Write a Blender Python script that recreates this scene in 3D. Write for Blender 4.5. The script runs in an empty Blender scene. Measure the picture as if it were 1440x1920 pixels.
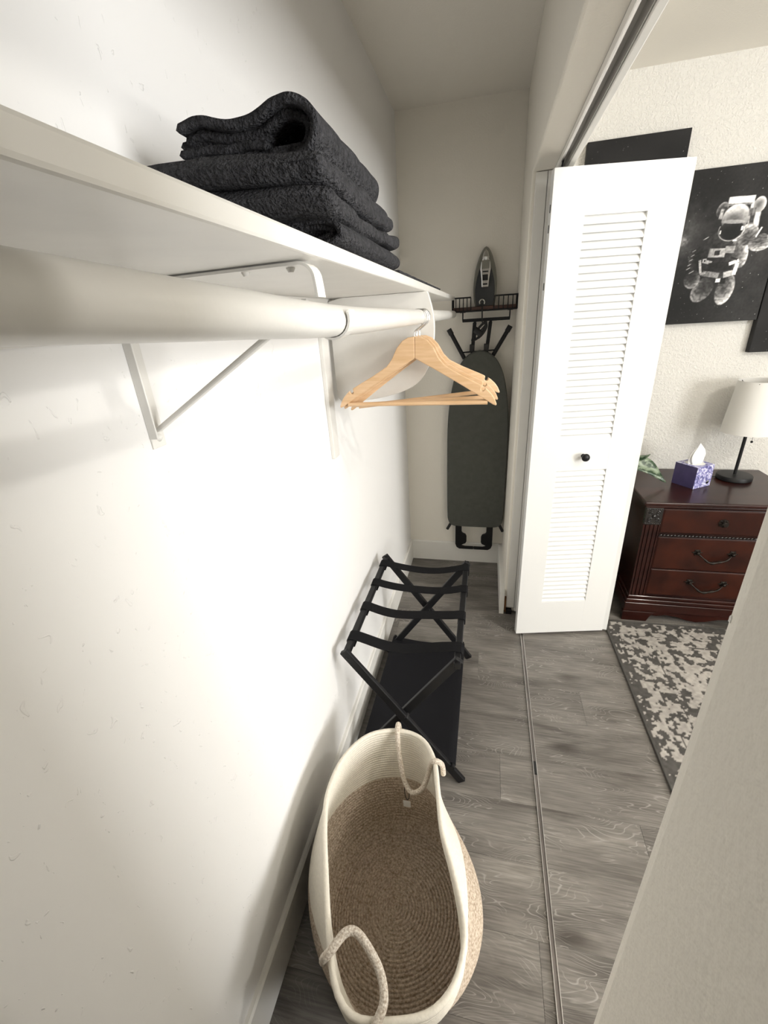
import bpy, bmesh, math, random
import numpy as np
from mathutils import Vector, Matrix, noise
random.seed(7); rng = np.random.RandomState(11)
PI = math.pi
SC = bpy.context.scene
COL = SC.collection

# ------------------------------------------------------------------ camera
def make_camera():
    ax, ay, az, f = 0.424038, 0.247340, -0.0665372, 802.72
    cx, sx, cy, sy, cz, sz = math.cos(ax), math.sin(ax), math.cos(ay), math.sin(ay), math.cos(az), math.sin(az)
    B = Matrix(((1,0,0),(0,0,-1),(0,1,0)))
    Rx = Matrix(((1,0,0),(0,cx,-sx),(0,sx,cx)))
    Ry = Matrix(((cy,0,sy),(0,1,0),(-sy,0,cy)))
    Rz = Matrix(((cz,-sz,0),(sz,cz,0),(0,0,1)))
    R = Rz @ Rx @ Ry @ B
    M = Matrix((R[0], -R[1], -R[2])).transposed().to_4x4()
    M.translation = Vector((0.4608, 0.0, 1.55))
    cam = bpy.data.cameras.new('camera')
    cam.sensor_fit = 'HORIZONTAL'; cam.sensor_width = 36; cam.lens = f/1440*36
    cam.clip_start = 0.01
    o = bpy.data.objects.new('camera', cam); COL.objects.link(o)
    o.matrix_world = M
    SC.camera = o
make_camera()
# ------------------------------------------------------------------ world, lights, exposure
vs = SC.view_settings
vs.view_transform = 'Standard'; vs.look = 'None'; vs.gamma = 1.0; vs.use_curve_mapping = False
vs.exposure = 0.5
W = bpy.data.worlds.new('world'); SC.world = W; W.use_nodes = True
W.node_tree.nodes['Background'].inputs[0].default_value = (0.92, 0.96, 1.0, 1)
W.node_tree.nodes['Background'].inputs[1].default_value = 1.0
def area(name, loc, target, sx, sy, power, col):
    l = bpy.data.lights.new(name, 'AREA'); l.shape = 'RECTANGLE'; l.size = sx; l.size_y = sy
    l.energy = power; l.color = col
    o = bpy.data.objects.new(name, l); COL.objects.link(o); o.location = loc
    d = Vector(target) - Vector(loc); o.rotation_euler = d.to_track_quat('-Z', 'Y').to_euler()
    return o
WIN_Y0, WIN_Y1, WIN_Z0, WIN_Z1, WALL_X = -1.5, 0.3, 0.85, 2.10, 3.60
area('window_daylight', (WALL_X+0.22, (WIN_Y0+WIN_Y1)/2, (WIN_Z0+WIN_Z1)/2), (0, (WIN_Y0+WIN_Y1)/2, (WIN_Z0+WIN_Z1)/2 - .1), 1.75, 1.2, 122, (1.0, 0.995, 0.985))
CEIL_LAMP = (2.15, 0.62, 2.32)

# ------------------------------------------------------------------ mesh helpers
def finish(o, loc, parent):
    COL.objects.link(o)
    if parent is not None:
        o.parent = parent
    return o
def tag(o, label=None, cat=None, group=None, kind=None):
    if label: o['label'] = label
    if cat: o['category'] = cat
    if group: o['group'] = group
    if kind: o['kind'] = kind
    return o
def thing(name, label, cat, loc=(0,0,0), rotz=0, group=None):
    o = bpy.data.objects.new(name, None); COL.objects.link(o)
    o.empty_display_size = 0.05
    o.location = loc; o.rotation_euler = (0,0,rotz)
    return tag(o, label, cat, group)
def obj(name, bm, m, parent=None, smooth=False, loc=None, world=True, bevel=0, seg=2, subsurf=0, angle=40):
    """bm is in world space; origin is moved to the parent's location (or to loc)."""
    me = bpy.data.meshes.new(name)
    if isinstance(bm, bmesh.types.BMesh):
        bmesh.ops.recalc_face_normals(bm, faces=bm.faces)
        bm.to_mesh(me); bm.free()
    else:
        me.from_pydata(*bm); me.update()
    off = Vector((0,0,0))
    o = bpy.data.objects.new(name, me)
    if parent is not None:
        o.parent = parent
        if world:
            Mp = Matrix.Translation(parent.location) @ parent.rotation_euler.to_matrix().to_4x4()
            if parent.parent is not None:
                pp = parent.parent
                Mp = (Matrix.Translation(pp.location) @ pp.rotation_euler.to_matrix().to_4x4()) @ Mp
            me.transform(Mp.inverted())
    elif loc is not None:
        me.transform(Matrix.Translation(-Vector(loc))); o.location = loc
    COL.objects.link(o)
    if m is not None: me.materials.append(m)
    if bevel:
        b = o.modifiers.new('bevel', 'BEVEL'); b.width = bevel; b.segments = seg; b.limit_method = 'ANGLE'; b.angle_limit = math.radians(35)
    if subsurf:
        s = o.modifiers.new('sub', 'SUBSURF'); s.levels = subsurf; s.render_levels = subsurf
    if smooth:
        for p in me.polygons: p.use_smooth = True
        if smooth == 'auto':
            try: me.set_sharp_from_angle(angle=math.radians(angle))
            except Exception: pass
    return o
def bx(bm, x0, x1, y0, y1, z0, z1):
    v = [bm.verts.new(p) for p in ((x0,y0,z0),(x1,y0,z0),(x1,y1,z0),(x0,y1,z0),(x0,y0,z1),(x1,y0,z1),(x1,y1,z1),(x0,y1,z1))]
    for f in ((0,3,2,1),(4,5,6,7),(0,1,5,4),(1,2,6,5),(2,3,7,6),(3,0,4,7)): bm.faces.new([v[i] for i in f])
    return bm
def box(x0, x1, y0, y1, z0, z1): return bx(bmesh.new(), x0, x1, y0, y1, z0, z1)
def prism(bm, pts, axis, a0, a1):
    """extrude a 2D outline; axis 'y': pts are (x,z); 'x': (y,z); 'z': (x,y)"""
    def P(p, a):
        return {'y': (p[0], a, p[1]), 'x': (a, p[0], p[1]), 'z': (p[0], p[1], a)}[axis]
    n = len(pts)
    A = [bm.verts.new(P(p, a0)) for p in pts]; B = [bm.verts.new(P(p, a1)) for p in pts]
    bm.faces.new(A[::-1]); bm.faces.new(B)
    for i in range(n): bm.faces.new((A[i], A[(i+1) % n], B[(i+1) % n], B[i]))
    return bm
def catmull(pts, n=8, closed=False):
    pts = [Vector(p) for p in pts]; out = []; N = len(pts)
    rngi = range(N if closed else N-1)
    for i in rngi:
        if closed: p0, p1, p2, p3 = pts[i-1], pts[i], pts[(i+1) % N], pts[(i+2) % N]
        else: p0, p1, p2, p3 = pts[max(i-1,0)], pts[i], pts[i+1], pts[min(i+2,N-1)]
        for k in range(n):
            t = k/n
            out.append(0.5*((2*p1)+(-p0+p2)*t+(2*p0-5*p1+4*p2-p3)*t*t+(-p0+3*p1-3*p2+p3)*t**3))
    if not closed: out.append(pts[-1])
    return out
def tube(bm, pts, r, n=10, closed=False, cap=True, up=None, flat=1.0):
    pts = [Vector(p) for p in pts]; N = len(pts); rings = []
    prev = None
    for i, p in enumerate(pts):
        if closed: t = pts[(i+1) % N] - pts[i-1]
        else: t = pts[min(i+1,N-1)] - pts[max(i-1,0)]
        t.normalize()
        if prev is None:
            u = Vector(up) if up else (Vector((0,0,1)) if abs(t.z) < .9 else Vector((1,0,0)))
        else: u = prev
        u = (u - t*u.dot(t)).normalized(); prev = u
        w = t.cross(u)
        rr = r[i] if isinstance(r, (list, tuple)) else r
        rings.append([bm.verts.new(p + (u*math.cos(2*PI*k/n) + w*flat*math.sin(2*PI*k/n))*rr) for k in range(n)])
    for i in range(N if closed else N-1):
        a, b = rings[i], rings[(i+1) % N]
        for k in range(n): bm.faces.new((a[k], a[(k+1) % n], b[(k+1) % n], b[k]))
    if cap and not closed:
        bm.faces.new(rings[0][::-1]); bm.faces.new(rings[-1])
    return bm
def lathe(bm, prof, c=(0,0,0), n=32, axis='z', cap=True):
    rings = []
    for r, h in prof:
        ring = []
        for k in range(n):
            a = 2*PI*k/n
            q = {'z': (r*math.cos(a), r*math.sin(a), h), 'y': (r*math.cos(a), h, r*math.sin(a)), 'x': (h, r*math.cos(a), r*math.sin(a))}[axis]
            ring.append(bm.verts.new((q[0]+c[0], q[1]+c[1], q[2]+c[2])))
        rings.append(ring)
    for a, b in zip(rings, rings[1:]):
        for k in range(n): bm.faces.new((a[k], a[(k+1) % n], b[(k+1) % n], b[k]))
    if cap: bm.faces.new(rings[0][::-1]); bm.faces.new(rings[-1])
    return bm
def bar(bm, p0, p1, w, h, up=(0,0,1)):
    """rectangular bar from p0 to p1; w across, h along up"""
    p0, p1 = Vector(p0), Vector(p1); t = (p1-p0).normalized()
    u = Vector(up); u = (u - t*u.dot(t)).normalized(); s = t.cross(u)
    v = []
    for p in (p0, p1):
        for a, b in ((-1,-1),(1,-1),(1,1),(-1,1)): v.append(bm.verts.new(p + s*a*w/2 + u*b*h/2))
    for f in ((3,2,1,0),(4,5,6,7),(0,1,5,4),(1,2,6,5),(2,3,7,6),(3,0,4,7)): bm.faces.new([v[i] for i in f])
    return bm
def copy_tree(o, parent=None):
    c = o.copy(); COL.objects.link(c); c.parent = parent
    for ch in list(o.children): copy_tree(ch, c)
    return c

# ------------------------------------------------------------------ materials
class NT:
    def __init__(s, name):
        s.m = bpy.data.materials.new(name); s.m.use_nodes = True; s.t = s.m.node_tree; s.b = s.t.nodes['Principled BSDF']
    def n(s, typ, **kw):
        x = s.t.nodes.new(typ)
        for k, v in kw.items():
            if k.startswith('_'): setattr(x, k[1:], v)
            else:
                x.inputs[k.replace('__', ' ')].default_value = v
        return x
    def l(s, a, b): s.t.links.new(a, b)
def col4(c): return (c[0], c[1], c[2], 1)
def mat(name, col, rough=0.5, metal=0.0, var=0.0, vscale=6.0, bump=0.0, bscale=60.0, bdist=0.002, spec=0.5, coat=0.0, detail=4.0, col2=None, stretch=None):
    t = NT(name); b = t.b
    b.inputs['Base Color'].default_value = col4(col); b.inputs['Roughness'].default_value = rough
    b.inputs['Metallic'].default_value = metal; b.inputs['Specular IOR Level'].default_value = spec
    b.inputs['Coat Weight'].default_value = coat; b.inputs['Coat Roughness'].default_value = 0.1
    tc = t.n('ShaderNodeTexCoord'); vec = tc.outputs['Object']
    if stretch:
        mp = t.n('ShaderNodeMapping'); mp.inputs['Scale'].default_value = stretch
        t.l(vec, mp.inputs[0]); vec = mp.outputs[0]
    if var or col2:
        nz = t.n('ShaderNodeTexNoise', Scale=vscale, Detail=detail)
        t.l(vec, nz.inputs['Vector'])
        rp = t.n('ShaderNodeValToRGB')
        c2 = col2 or tuple(min(1, c*(1+var)) for c in col); c1 = tuple(c*(1-var) for c in col) if not col2 else col
        rp.color_ramp.elements[0].position = 0.32; rp.color_ramp.elements[1].position = 0.68
        rp.color_ramp.elements[0].color = col4(c1); rp.color_ramp.elements[1].color = col4(c2)
        t.l(nz.outputs['Fac'], rp.inputs[0]); t.l(rp.outputs[0], b.inputs['Base Color'])
    if bump:
        nb = t.n('ShaderNodeTexNoise', Scale=bscale, Detail=3.0); t.l(vec, nb.inputs['Vector'])
        bp = t.n('ShaderNodeBump', Strength=bump, Distance=bdist)
        t.l(nb.outputs['Fac'], bp.inputs['Height']); t.l(bp.outputs[0], b.inputs['Normal'])
    return t.m
def wall_mat(name, col, kind):
    t = NT(name); b = t.b
    b.inputs['Roughness'].default_value = 0.55; b.inputs['Specular IOR Level'].default_value = 0.3
    tc = t.n('ShaderNodeTexCoord'); vec = tc.outputs['Object']
    nz = t.n('ShaderNodeTexNoise', Scale=1.7, Detail=3.0); t.l(vec, nz.inputs['Vector'])
    rp = t.n('ShaderNodeValToRGB')
    rp.color_ramp.elements[0].color = col4([c*.97 for c in col]); rp.color_ramp.elements[1].color = col4([min(1,c*1.02) for c in col])
    t.l(nz.outputs['Fac'], rp.inputs[0]); t.l(rp.outputs[0], b.inputs['Base Color'])
    bp = t.n('ShaderNodeBump')
    if kind == 'knock':      # troweled bedroom texture
        n1 = t.n('ShaderNodeTexNoise', Scale=92.0, Detail=3.0, Distortion=0.6); t.l(vec, n1.inputs['Vector'])
        r1 = t.n('ShaderNodeValToRGB'); r1.color_ramp.elements[0].position = 0.42; r1.color_ramp.elements[1].position = 0.62
        t.l(n1.outputs['Fac'], r1.inputs[0]); t.l(r1.outputs[0], bp.inputs['Height'])
        bp.inputs['Strength'].default_value = 0.5; bp.inputs['Distance'].default_value = 0.004
    elif kind == 'orange':   # fine roller stipple
        n1 = t.n('ShaderNodeTexNoise', Scale=150.0, Detail=2.0); t.l(vec, n1.inputs['Vector'])
        t.l(n1.outputs['Fac'], bp.inputs['Height'])
        bp.inputs['Strength'].default_value = 0.35; bp.inputs['Distance'].default_value = 0.003
    else:                    # painted smooth wall with scattered paint nibs and dents
        n1 = t.n('ShaderNodeTexNoise', Scale=9.0, Detail=5.0); t.l(vec, n1.inputs['Vector'])
        mp = t.n('ShaderNodeMapping'); mp.inputs['Scale'].default_value = (1, 1, 0.7); t.l(vec, mp.inputs[0])
        n2 = t.n('ShaderNodeTexNoise', Scale=58.0, Detail=2.0, Distortion=1.2); t.l(mp.outputs[0], n2.inputs['Vector'])
        r2 = t.n('ShaderNodeValToRGB'); r2.color_ramp.elements[0].position = 0.69; r2.color_ramp.elements[1].position = 0.73
        t.l(n2.outputs['Fac'], r2.inputs[0])
        ad = t.n('ShaderNodeMath', _operation='MULTIPLY_ADD'); ad.inputs[1].default_value = 0.55
        t.l(n1.outputs['Fac'], ad.inputs[0]); t.l(r2.outputs[0], ad.inputs[2]); t.l(ad.outputs[0], bp.inputs['Height'])
        bp.inputs['Strength'].default_value = 0.46; bp.inputs['Distance'].default_value = 0.003
    t.l(bp.outputs[0], b.inputs['Normal'])
    return t.m
def floor_mat():
    t = NT('vinyl_plank'); b = t.b; b.inputs['Roughness'].default_value = 0.42
    tc = t.n('ShaderNodeTexCoord'); oi = t.n('ShaderNodeObjectInfo')
    mul = t.n('ShaderNodeVectorMath', _operation='MULTIPLY'); mul.inputs[1].default_value = (37.0, 91.0, 53.0)
    cx = t.n('ShaderNodeCombineXYZ')
    for i in range(3): t.l(oi.outputs['Random'], cx.inputs[i])
    t.l(cx.outputs[0], mul.inputs[0])
    add = t.n('ShaderNodeVectorMath', _operation='ADD'); t.l(tc.outputs['Object'], add.inputs[0]); t.l(mul.outputs[0], add.inputs[1])
    # broad cloudy tone, stretched along the plank
    m1 = t.n('ShaderNodeMapping'); m1.inputs['Scale'].default_value = (2.2, 9.0, 1); t.l(add.outputs[0], m1.inputs[0])
    n1 = t.n('ShaderNodeTexNoise', Scale=1.0, Detail=5.0, Roughness=0.6, Distortion=0.6); t.l(m1.outputs[0], n1.inputs['Vector'])
    r1 = t.n('ShaderNodeValToRGB'); e = r1.color_ramp.elements
    e[0].position = 0.28; e[0].color = (0.085, 0.075, 0.066, 1); e[1].position = 0.72; e[1].color = (0.27, 0.25, 0.225, 1)
    t.l(n1.outputs['Fac'], r1.inputs[0])
    # fine streaks
    m2 = t.n('ShaderNodeMapping'); m2.inputs['Scale'].default_value = (9, 190, 1); t.l(add.outputs[0], m2.inputs[0])
    n2 = t.n('ShaderNodeTexNoise', Scale=1.0, Detail=3.0); t.l(m2.outputs[0], n2.inputs['Vector'])
    r2 = t.n('ShaderNodeValToRGB'); r2.color_ramp.elements[0].position = 0.35; r2.color_ramp.elements[0].color = (.72,.72,.72,1); r2.color_ramp.elements[1].position = .65; r2.color_ramp.elements[1].color = (1.12,1.12,1.12,1)
    t.l(n2.outputs['Fac'], r2.inputs[0])
    mx = t.n('ShaderNodeMix', _data_type='RGBA', _blend_type='MULTIPLY'); mx.inputs[0].default_value = 1
    t.l(r1.outputs[0], mx.inputs[6]); t.l(r2.outputs[0], mx.inputs[7])
    # limed cathedral grain: contour lines of a stretched noise
    m3 = t.n('ShaderNodeMapping'); m3.inputs['Scale'].default_value = (1.9, 7.5, 1); t.l(add.outputs[0], m3.inputs[0])
    n3 = t.n('ShaderNodeTexNoise', Scale=1.3, Detail=2.5, Roughness=0.45, Distortion=0.5); t.l(m3.outputs[0], n3.inputs['Vector'])
    k = t.n('ShaderNodeMath', _operation='MULTIPLY'); k.inputs[1].default_value = 42; t.l(n3.outputs['Fac'], k.inputs[0])
    fr = t.n('ShaderNodeMath', _operation='FRACT'); t.l(k.outputs[0], fr.inputs[0])
    r3 = t.n('ShaderNodeValToRGB'); e = r3.color_ramp.elements
    e[0].position = 0.0; e[0].color = (0,0,0,1); e[1].position = 0.5; e[1].color = (0,0,0,1)
    q = e.new(.62); q.color = (1,1,1,1); q = e.new(.72); q.color = (0,0,0,1)
    t.l(fr.outputs[0], r3.inputs[0])
    n4 = t.n('ShaderNodeTexNoise', Scale=7.0, Detail=3.0); t.l(add.outputs[0], n4.inputs['Vector'])
    r4 = t.n('ShaderNodeValToRGB'); r4.color_ramp.elements[0].position = .44; r4.color_ramp.elements[1].position = .60
    t.l(n4.outputs['Fac'], r4.inputs[0])
    mm = t.n('ShaderNodeMath', _operation='MULTIPLY'); t.l(r3.outputs[0], mm.inputs[0]); t.l(r4.outputs[0], mm.inputs[1])
    m5 = t.n('ShaderNodeMath', _operation='MULTIPLY'); m5.inputs[1].default_value = .62; t.l(mm.outputs[0], m5.inputs[0])
    mx2 = t.n('ShaderNodeMix', _data_type='RGBA'); mx2.inputs[7].default_value = (0.42, 0.40, 0.37, 1)
    t.l(m5.outputs[0], mx2.inputs[0]); t.l(mx.outputs[2], mx2.inputs[6])
    # knots
    m6 = t.n('ShaderNodeMapping'); m6.inputs['Scale'].default_value = (2.6, 6.5, 1); t.l(add.outputs[0], m6.inputs[0])
    vo = t.n('ShaderNodeTexVoronoi', Scale=1.0); t.l(m6.outputs[0], vo.inputs['Vector'])
    r6 = t.n('ShaderNodeValToRGB'); r6.color_ramp.elements[0].position = .06; r6.color_ramp.elements[0].color = (.35,.32,.3,1); r6.color_ramp.elements[1].position = .2; r6.color_ramp.elements[1].color = (1,1,1,1)
    t.l(vo.outputs['Distance'], r6.inputs[0])
    mx3 = t.n('ShaderNodeMix', _data_type='RGBA', _blend_type='MULTIPLY'); mx3.inputs[0].default_value = .8
    t.l(mx2.outputs[2], mx3.inputs[6]); t.l(r6.outputs[0], mx3.inputs[7])
    # per-plank tone
    hs = t.n('ShaderNodeHueSaturation'); mr = t.n('ShaderNodeMapRange'); mr.inputs[3].default_value = .94; mr.inputs[4].default_value = 1.06
    t.l(oi.outputs['Random'], mr.inputs[0]); t.l(mr.outputs[0], hs.inputs['Value']); t.l(mx3.outputs[2], hs.inputs['Color'])
    t.l(hs.outputs[0], b.inputs['Base Color'])
    bp = t.n('ShaderNodeBump', Strength=.15, Distance=.001); t.l(n2.outputs['Fac'], bp.inputs['Height']); t.l(bp.outputs[0], b.inputs['Normal'])
    return t.m
def vcol_mat(name, rough=.6, bump=0, bscale=200, spec=.3):
    t = NT(name); b = t.b; b.inputs['Roughness'].default_value = rough; b.inputs['Specular IOR Level'].default_value = spec
    a = t.n('ShaderNodeVertexColor', _layer_name='Col'); t.l(a.outputs[0], b.inputs['Base Color'])
    if bump:
        tc = t.n('ShaderNodeTexCoord'); nb = t.n('ShaderNodeTexNoise', Scale=bscale, Detail=2.0); t.l(tc.outputs['Object'], nb.inputs['Vector'])
        bp = t.n('ShaderNodeBump', Strength=bump, Distance=.003); t.l(nb.outputs['Fac'], bp.inputs['Height']); t.l(bp.outputs[0], b.inputs['Normal'])
    return t.m
def set_vcol(o, cols):
    me = o.data
    a = me.color_attributes.new('Col', 'FLOAT_COLOR', 'POINT')
    a.data.foreach_set('color', np.hstack([cols, np.ones((len(cols), 1))]).astype(np.float32).ravel())

M = {}
M['wall_left'] = wall_mat('painted_wall_nibs', (0.895, 0.885, 0.868), 'nib')
M['wall'] = wall_mat('warm_shade_wall', (0.92, 0.88, 0.795), 'orange')  # warm cast of the closet's shaded walls is put into this colour
M['wall_bed'] = wall_mat('textured_wall', (0.74, 0.725, 0.685), 'knock')
M['ceil'] = wall_mat('warm_shade_ceiling', (0.92, 0.885, 0.81), 'orange')  # ceiling colour also carries the warm tone of the shade
M['trim'] = mat('trim_paint', (0.86, 0.845, 0.80), .38, var=.02, bump=.08, bscale=25)
M['gloss_white'] = mat('gloss_white_paint', (0.80, 0.785, 0.745), .32, var=.03, vscale=12, bump=.2, bscale=38, bdist=.002)
M['door'] = mat('door_white', (0.80, 0.80, 0.785), .36, bump=.03, bscale=30)
M['floor'] = floor_mat()
M['alu'] = mat('track_metal', (.62,.60,.58), .34, metal=.85, var=.08)
M['track_dark'] = mat('track_channel', (.20,.18,.17), .45, metal=.5, var=.2)
M['track_grey'] = mat('track_grey_paint', (.40,.385,.355), .5)
M['steel'] = mat('chrome', (.75,.75,.76), .16, metal=1.0)
M['black'] = mat('black_paint', (.008,.008,.009), .45, var=.2, spec=.3)
M['black_rubber'] = mat('black_rubber', (.012,.012,.012), .6)
M['black_fabric'] = mat('black_webbing', (.008,.008,.009), .85, spec=.15, bump=.4, bscale=500, bdist=.001)
M['mesh_fabric'] = mat('black_shelf_cloth', (.007,.007,.009), .7, spec=.2, bump=.3, bscale=600, bdist=.001)
M['hanger'] = mat('beech_wood', (.64,.41,.22), .36, col2=(.74,.51,.31), vscale=3.0, stretch=(4,4,40), coat=.25)
M['towel'] = mat('terry_charcoal', (.066,.066,.071), .95, var=.35, vscale=130, bump=1.0, bscale=260, bdist=.012, spec=.1)
M['cream'] = mat('cream_cotton_rope', (.78,.73,.63), .85, var=.05, vscale=120, bump=.4, bscale=260, bdist=.002, spec=.2)
M['jute'] = mat('jute_rope', (.33,.25,.175), .9, col2=(.70,.60,.49), vscale=170, bump=.6, bscale=260, bdist=.003, spec=.15)
M['heather'] = mat('heather_rope', (.42,.34,.26), .9, col2=(.80,.74,.65), vscale=260, bump=.6, bscale=300, bdist=.003, spec=.15)
M['board'] = mat('grey_board_cover', (.078,.081,.070), .85, var=.08, vscale=40, bump=.2, bscale=500, bdist=.001)
M['dark_wood'] = mat('cherry_stain', (.016,.0038,.003), .28, col2=(.034,.0085,.0055), vscale=2.2, stretch=(2,5,9), coat=.12, spec=.28)
M['burl'] = mat('cherry_burl', (.016,.0036,.0022), .34, col2=(.042,.0095,.0045), vscale=9, coat=.05, spec=.22)
M['carved'] = mat('carved_black', (.006,.004,.004), .12, coat=.7)
M['brass'] = mat('antique_brass', (.016,.012,.009), .4, metal=.6)
M['shade'] = mat('linen_shade', (.74,.73,.70), .8, bump=.15, bscale=400, bdist=.001)
M['tissue'] = mat('tissue_paper', (.86,.86,.85), .8)
M['caddy_wood'] = mat('walnut_slat', (.055,.020,.012), .5, var=.2)
M['iron_dark'] = mat('iron_plastic', (.028,.031,.034), .22)
M['iron_grey'] = mat('iron_skirt', (.24,.235,.20), .25, metal=.3)
M['soleplate'] = mat('iron_sole', (.45,.44,.41), .2, metal=.9)
M['raw_wood'] = mat('raw_wood', (.20,.085,.025), .6, var=.2, vscale=30)
M['pot'] = mat('pot_clay', (.06,.055,.05), .5)
M['soil'] = mat('soil', (.02,.014,.01), .9, bump=.6, bscale=80)
M['canvas_edge'] = mat('canvas_black', (.016,.016,.018), .75, bump=.2, bscale=600, bdist=.001)
M['tag'] = mat('paper_tag', (.8,.8,.77), .6)
M['glass'] = None

# ------------------------------------------------------------------ setting
XL, XS0, XS1, YJ0, YJ1, YB, ZC, ZH = -0.014, 0.598, 0.718, 0.237, 2.065, 2.594, 2.44, 2.012
YN, YBN = -0.60, -2.2
def struct(name, bm, m, parent=None, **kw):
    o = obj(name, bm, m, parent, **kw)
    if parent is None: o['kind'] = 'structure'
    return o
fl = struct('floor', box(XL-.12, WALL_X+.12, YBN-.12, YB+.12, -.08, -.006), M['floor'])
PL, PW, G = 1.22, 0.18, 0.0004
bm = box(-PL/2+G/2, PL/2-G/2, -PW/2+G/2, PW/2-G/2, -.006, 0)
plank_me = None
row = 0; y = YBN - .05
while y < YB + .05:
    off = (row*0.437) % PL
    x = XL - .1 - off
    while x < WALL_X + .05:
        a, b2 = max(x, XL-.1), min(x+PL, WALL_X+.1)
        if b2 - a > .05:
            if abs((b2-a) - PL) < 1e-6:
                if plank_me is None:
                    o = obj('plank', bm, M['floor'], fl, world=False, bevel=0); plank_me = o.data
                    mod = o.modifiers.new('b', 'BEVEL'); mod.width = .0006; mod.segments = 1
                else:
                    o = bpy.data.objects.new('plank', plank_me); COL.objects.link(o); o.parent = fl
                    mod = o.modifiers.new('b', 'BEVEL'); mod.width = .0006; mod.segments = 1
            else:
                h = (b2-a)/2
                o = obj('plank', box(-h+G/2, h-G/2, -PW/2+G/2, PW/2-G/2, -.006, 0), M['floor'], fl, world=False)
                mod = o.modifiers.new('b', 'BEVEL'); mod.width = .0006; mod.segments = 1
            o.location = ((a+b2)/2, y+PW/2, 0)
        x += PL
    y += PW; row += 1

struct('wall_left', box(XL-.12, XL, YN-.12, YB+.12, 0, ZC), M['wall_left'])
struct('wall_back', box(XL, XS0, YB, YB+.12, 0, ZC), M['wall'])
struct('wall_bedroom', box(XS0, WALL_X+.12, YB, YB+.12, 0, ZC), M['wall_bed'])
struct('wall_closet_end', box(XL, XS0, YN-.12, YN, 0, ZC), M['wall'])
struct('wall_front_far', box(XS0, XS1, YJ1, YB, 0, ZC), M['wall'], bevel=.006, seg=3)
# near return: outline with a worn corner bead
bm = bmesh.new()
prism(bm, [(XS0, YBN), (XS1, YBN), (XS1, YJ0-.004), (XS1-.004, YJ0), (XS0+.007, YJ0), (XS0+.0042, YJ0-.0012), (XS0+.0002, YJ0-.0145), (XS0, YJ0-.0150)], 'z', 0, ZC)
wn = struct('wall_front_near', bm, M['wall'])
bm = bmesh.new()
lathe(bm, [(.0001,-.0012),(.0009,-.0010),(.0014,-.0003),(.0014,.0003),(.0007,.0007),(.0001,.0008)], (XS0+.004, YJ0-.003, 1.383), 12, 'x')
bx(bm, XS0+.003, XS0+.0045, YJ0-.0040, YJ0-.0020, 1.3795, 1.383)
obj('catch_screw', bm, M['trim'], wn, smooth='auto')
struct('wall_header', box(XS0, XS1, YJ0, YJ1, ZH, ZC), M['wall'], bevel=.006, seg=3)
struct('ceiling', box(XL, WALL_X, YBN, YB, ZC, ZC+.1), M['ceil'])
struct('wall_bedroom_near', box(XS1, WALL_X+.12, YBN-.12, YBN, 0, ZC), M['wall_bed'])
bm = bmesh.new()
bx(bm, WALL_X, WALL_X+.12, YBN, WIN_Y0, 0, ZC); bx(bm, WALL_X, WALL_X+.12, WIN_Y1, YB, 0, ZC)
bx(bm, WALL_X, WALL_X+.12, WIN_Y0, WIN_Y1, 0, WIN_Z0); bx(bm, WALL_X, WALL_X+.12, WIN_Y0, WIN_Y1, WIN_Z1, ZC)
struct('wall_right', bm, M['wall_bed'])
# bedroom window in the right wall (source of the daylight)
bm = bmesh.new(); t_ = .05
bx(bm, WALL_X+.02, WALL_X+.09, WIN_Y0, WIN_Y1, WIN_Z0, WIN_Z0+t_); bx(bm, WALL_X+.02, WALL_X+.09, WIN_Y0, WIN_Y1, WIN_Z1-t_, WIN_Z1)
bx(bm, WALL_X+.02, WALL_X+.09, WIN_Y0, WIN_Y0+t_, WIN_Z0+t_, WIN_Z1-t_); bx(bm, WALL_X+.02, WALL_X+.09, WIN_Y1-t_, WIN_Y1, WIN_Z0+t_, WIN_Z1-t_)
win = struct('window_1', bm, M['trim'])
t = NT('window_glass')
tr = t.n('ShaderNodeBsdfTransparent'); gl = t.n('ShaderNodeBsdfGlossy', Roughness=.02); mxs = t.n('ShaderNodeMixShader'); mxs.inputs[0].default_value = .06
t.l(tr.outputs[0], mxs.inputs[1]); t.l(gl.outputs[0], mxs.inputs[2]); t.l(mxs.outputs[0], t.t.nodes['Material Output'].inputs[0]); M['glass'] = t.m
ym = (WIN_Y0+WIN_Y1)/2
obj('mullion', box(WALL_X+.03, WALL_X+.08, ym-.02, ym+.02, WIN_Z0+t_, WIN_Z1-t_), M['trim'], win)
obj('pane', box(WALL_X+.052, WALL_X+.056, WIN_Y0+t_, ym-.02, WIN_Z0+t_, WIN_Z1-t_), M['glass'], win)
obj('pane', box(WALL_X+.052, WALL_X+.056, ym+.02, WIN_Y1-t_, WIN_Z0+t_, WIN_Z1-t_), M['glass'], win)
# baseboards
BH = .143
def bboard(name, x0, x1, y0, y1, side):
    bm = bmesh.new(); t = .014; c = .005
    if side == 'L': prism(bm, [(x0,0),(x1,0),(x1,BH-c),(x1-c,BH),(x0,BH)], 'y', y0, y1)
    if side == 'R': prism(bm, [(x1,0),(x0,0),(x0,BH-c),(x0+c,BH),(x1,BH)], 'y', y0, y1)
    if side == 'B': prism(bm, [(y1,0),(y0,0),(y0,BH-c),(y0+c,BH),(y1,BH)], 'x', x0, x1)
    return struct(name, bm, M['trim'])
bboard('baseboard_left', XL, 0, YN, YB, 'L')
bboard('baseboard_back', 0, XS0-.0245, YB-.014, YB, 'B')
bboard('baseboard_right', XS0-.0245, XS0, YJ1-.03, YB, 'R')
bboard('baseboard_bedroom', XS1, WALL_X, YB-.014, YB, 'B')
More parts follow.
